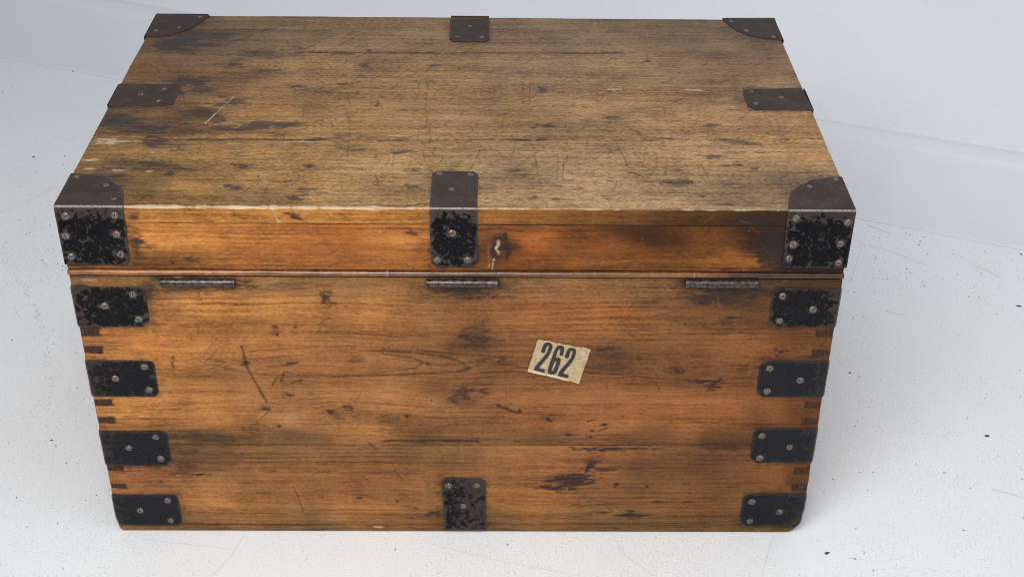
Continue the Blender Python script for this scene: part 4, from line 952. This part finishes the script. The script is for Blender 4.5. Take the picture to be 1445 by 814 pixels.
# paper label with its printed number
def label_():
    cs = [np.array(F(*p)) for p in ((744.4, 523), (816.8, 540.2), (834, 492), (759.3, 478.3))]
    NX, NY = 34, 24; V = []; Fc = []
    for j in range(NY + 1):
        for i in range(NX + 1):
            s = i / NX; t = j / NY; e0 = 0.0
            js = (vn(t * 9, 3.3, 91) - .5) * .0016; jt = (vn(s * 11, 5.5, 92) - .5) * .0016
            if i == 0: s += js * 12
            if i == NX: s += js * 14
            if j == NY: t += (vn(s * 13, 5.5, 92) - .5) * .05
            p = (cs[0] * (1 - s) + cs[1] * s) * (1 - t) + (cs[3] * (1 - s) + cs[2] * s) * t
            lift = .0026 * max(0, s - .86) / .14 * (abs(t - .5) * 2) ** 2 + .0005 + .0005 * float(fbm(s * 4, t * 4, 93)) + .0004 * math.exp(-((t - .5 - .2 * s) / .03) ** 2)
            V.append((p[0], .0004 - lift, p[1]))
    n = (NX + 1) * (NY + 1)
    for j in range(NY):
        for i in range(NX): a = j * (NX + 1) + i; Fc.append((a, a + 1, a + NX + 2, a + NX + 1))
    me = mesh('paper_label', V, Fc); lb = obj('paper_label', me, PAPER, chest, 'tilted buff paper label printed 262 in bold black')
    # pale torn strip at the foot of the label
    V = []; Fc = []; N = 30
    for i in range(N + 1):
        s = i / N * .80; w0 = .055 + .05 * float(vn(s * 10, 2.2, 94)); 
        for t in (-.02 + .02 * float(vn(s * 14, 7.7, 95)), w0 * (1 - .5 * s)):
            p = (cs[0] * (1 - s) + cs[1] * s) * (1 - t) + (cs[3] * (1 - s) + cs[2] * s) * t; V.append((p[0], -.0010, p[1]))
    for i in range(N): a = 2 * i; Fc.append((a, a + 2, a + 3, a + 1))
    obj('torn_edge', mesh('torn_edge', V, Fc), PAPER2, lb)
    Z = lambda P, dx=0, dy=0: [F(730 + (x + dx) / 9.04, 460 + (y + dy) / 9.04) for x, y in P]
    two = [(210,557),(345,585),(354,551),(278,533),(300,492),(345,440),(395,385),(424,330),(445,275),(448,240),(432,216),(395,203),(357,208),(332,235),(312,288),(298,326),(346,338),(361,290),(373,252),(386,238),(400,243),(401,262),(388,308),(366,350),(318,408),(262,468),(226,515)]
    six = [(537,365),(580,372),(598,300),(597,266),(577,246),(542,240),(507,251),(482,288),(457,345),(440,400),(414,470),(390,545),(387,575),(401,598),(436,609),(478,604),(505,580),(525,520),(545,462),(553,420),(543,402),(520,393),(488,399),(513,312),(527,287),(545,286),(549,300)]
    hole = [(489,440),(500,450),(492,485),(470,530),(449,570),(436,571),(436,550),(455,500),(474,446)]
    def sub(P):      # soften corners once (Chaikin)
        out = []
        for a, b in zip(P, P[1:] + P[:1]):
            a = np.array(a, float); b = np.array(b, float); L = np.linalg.norm(b - a); k = min(.25, 6 / max(L, 1e-6)); out += [tuple(a + (b - a) * k), tuple(b - (b - a) * k)]
        return out
    for P, hl, d in ((two, None, (0, 0)), (six, hole, (0, 0)), (two, None, (303, 68))):
        o2 = Z(sub(P), *d); loops = [o2] + ([Z(sub(hl), *d)] if hl else [])
        allp = []; ed = []
        for lp in loops:
            k = len(allp); allp += [Vector(q) for q in lp]; ed += [(k + i, k + (i + 1) % len(lp)) for i in range(len(lp))]
        vo, eo, fo, *_ = delaunay_2d_cdt(allp, ed, [], 1 if not hl else 1, 1e-8)
        if hl:
            hp = loops[1]
            def inh(c):
                r = False
                for (ax, ay), (bx, by) in zip(hp, hp[1:] + hp[:1]):
                    if (ay > c[1]) != (by > c[1]) and c[0] < (bx - ax) * (c[1] - ay) / (by - ay) + ax: r = not r
                return r
            fo = [f for f in fo if not inh([sum(vo[q][m] for q in f) / len(f) for m in (0, 1)])]
        V = [(v[0], -.00125, v[1]) for v in vo] + [(v[0], -.0009, v[1]) for v in vo]; n = len(vo)
        Fc = [tuple(f) for f in fo]; cnt = {(a, b) for f in Fc for a, b in zip(f, f[1:] + f[:1])}
        Fc += [(b, a, a + n, b + n) for (a, b) in cnt if (b, a) not in cnt]
        obj('printed_digit', mesh('printed_digit', V, Fc, False), INK, lb)
label_()
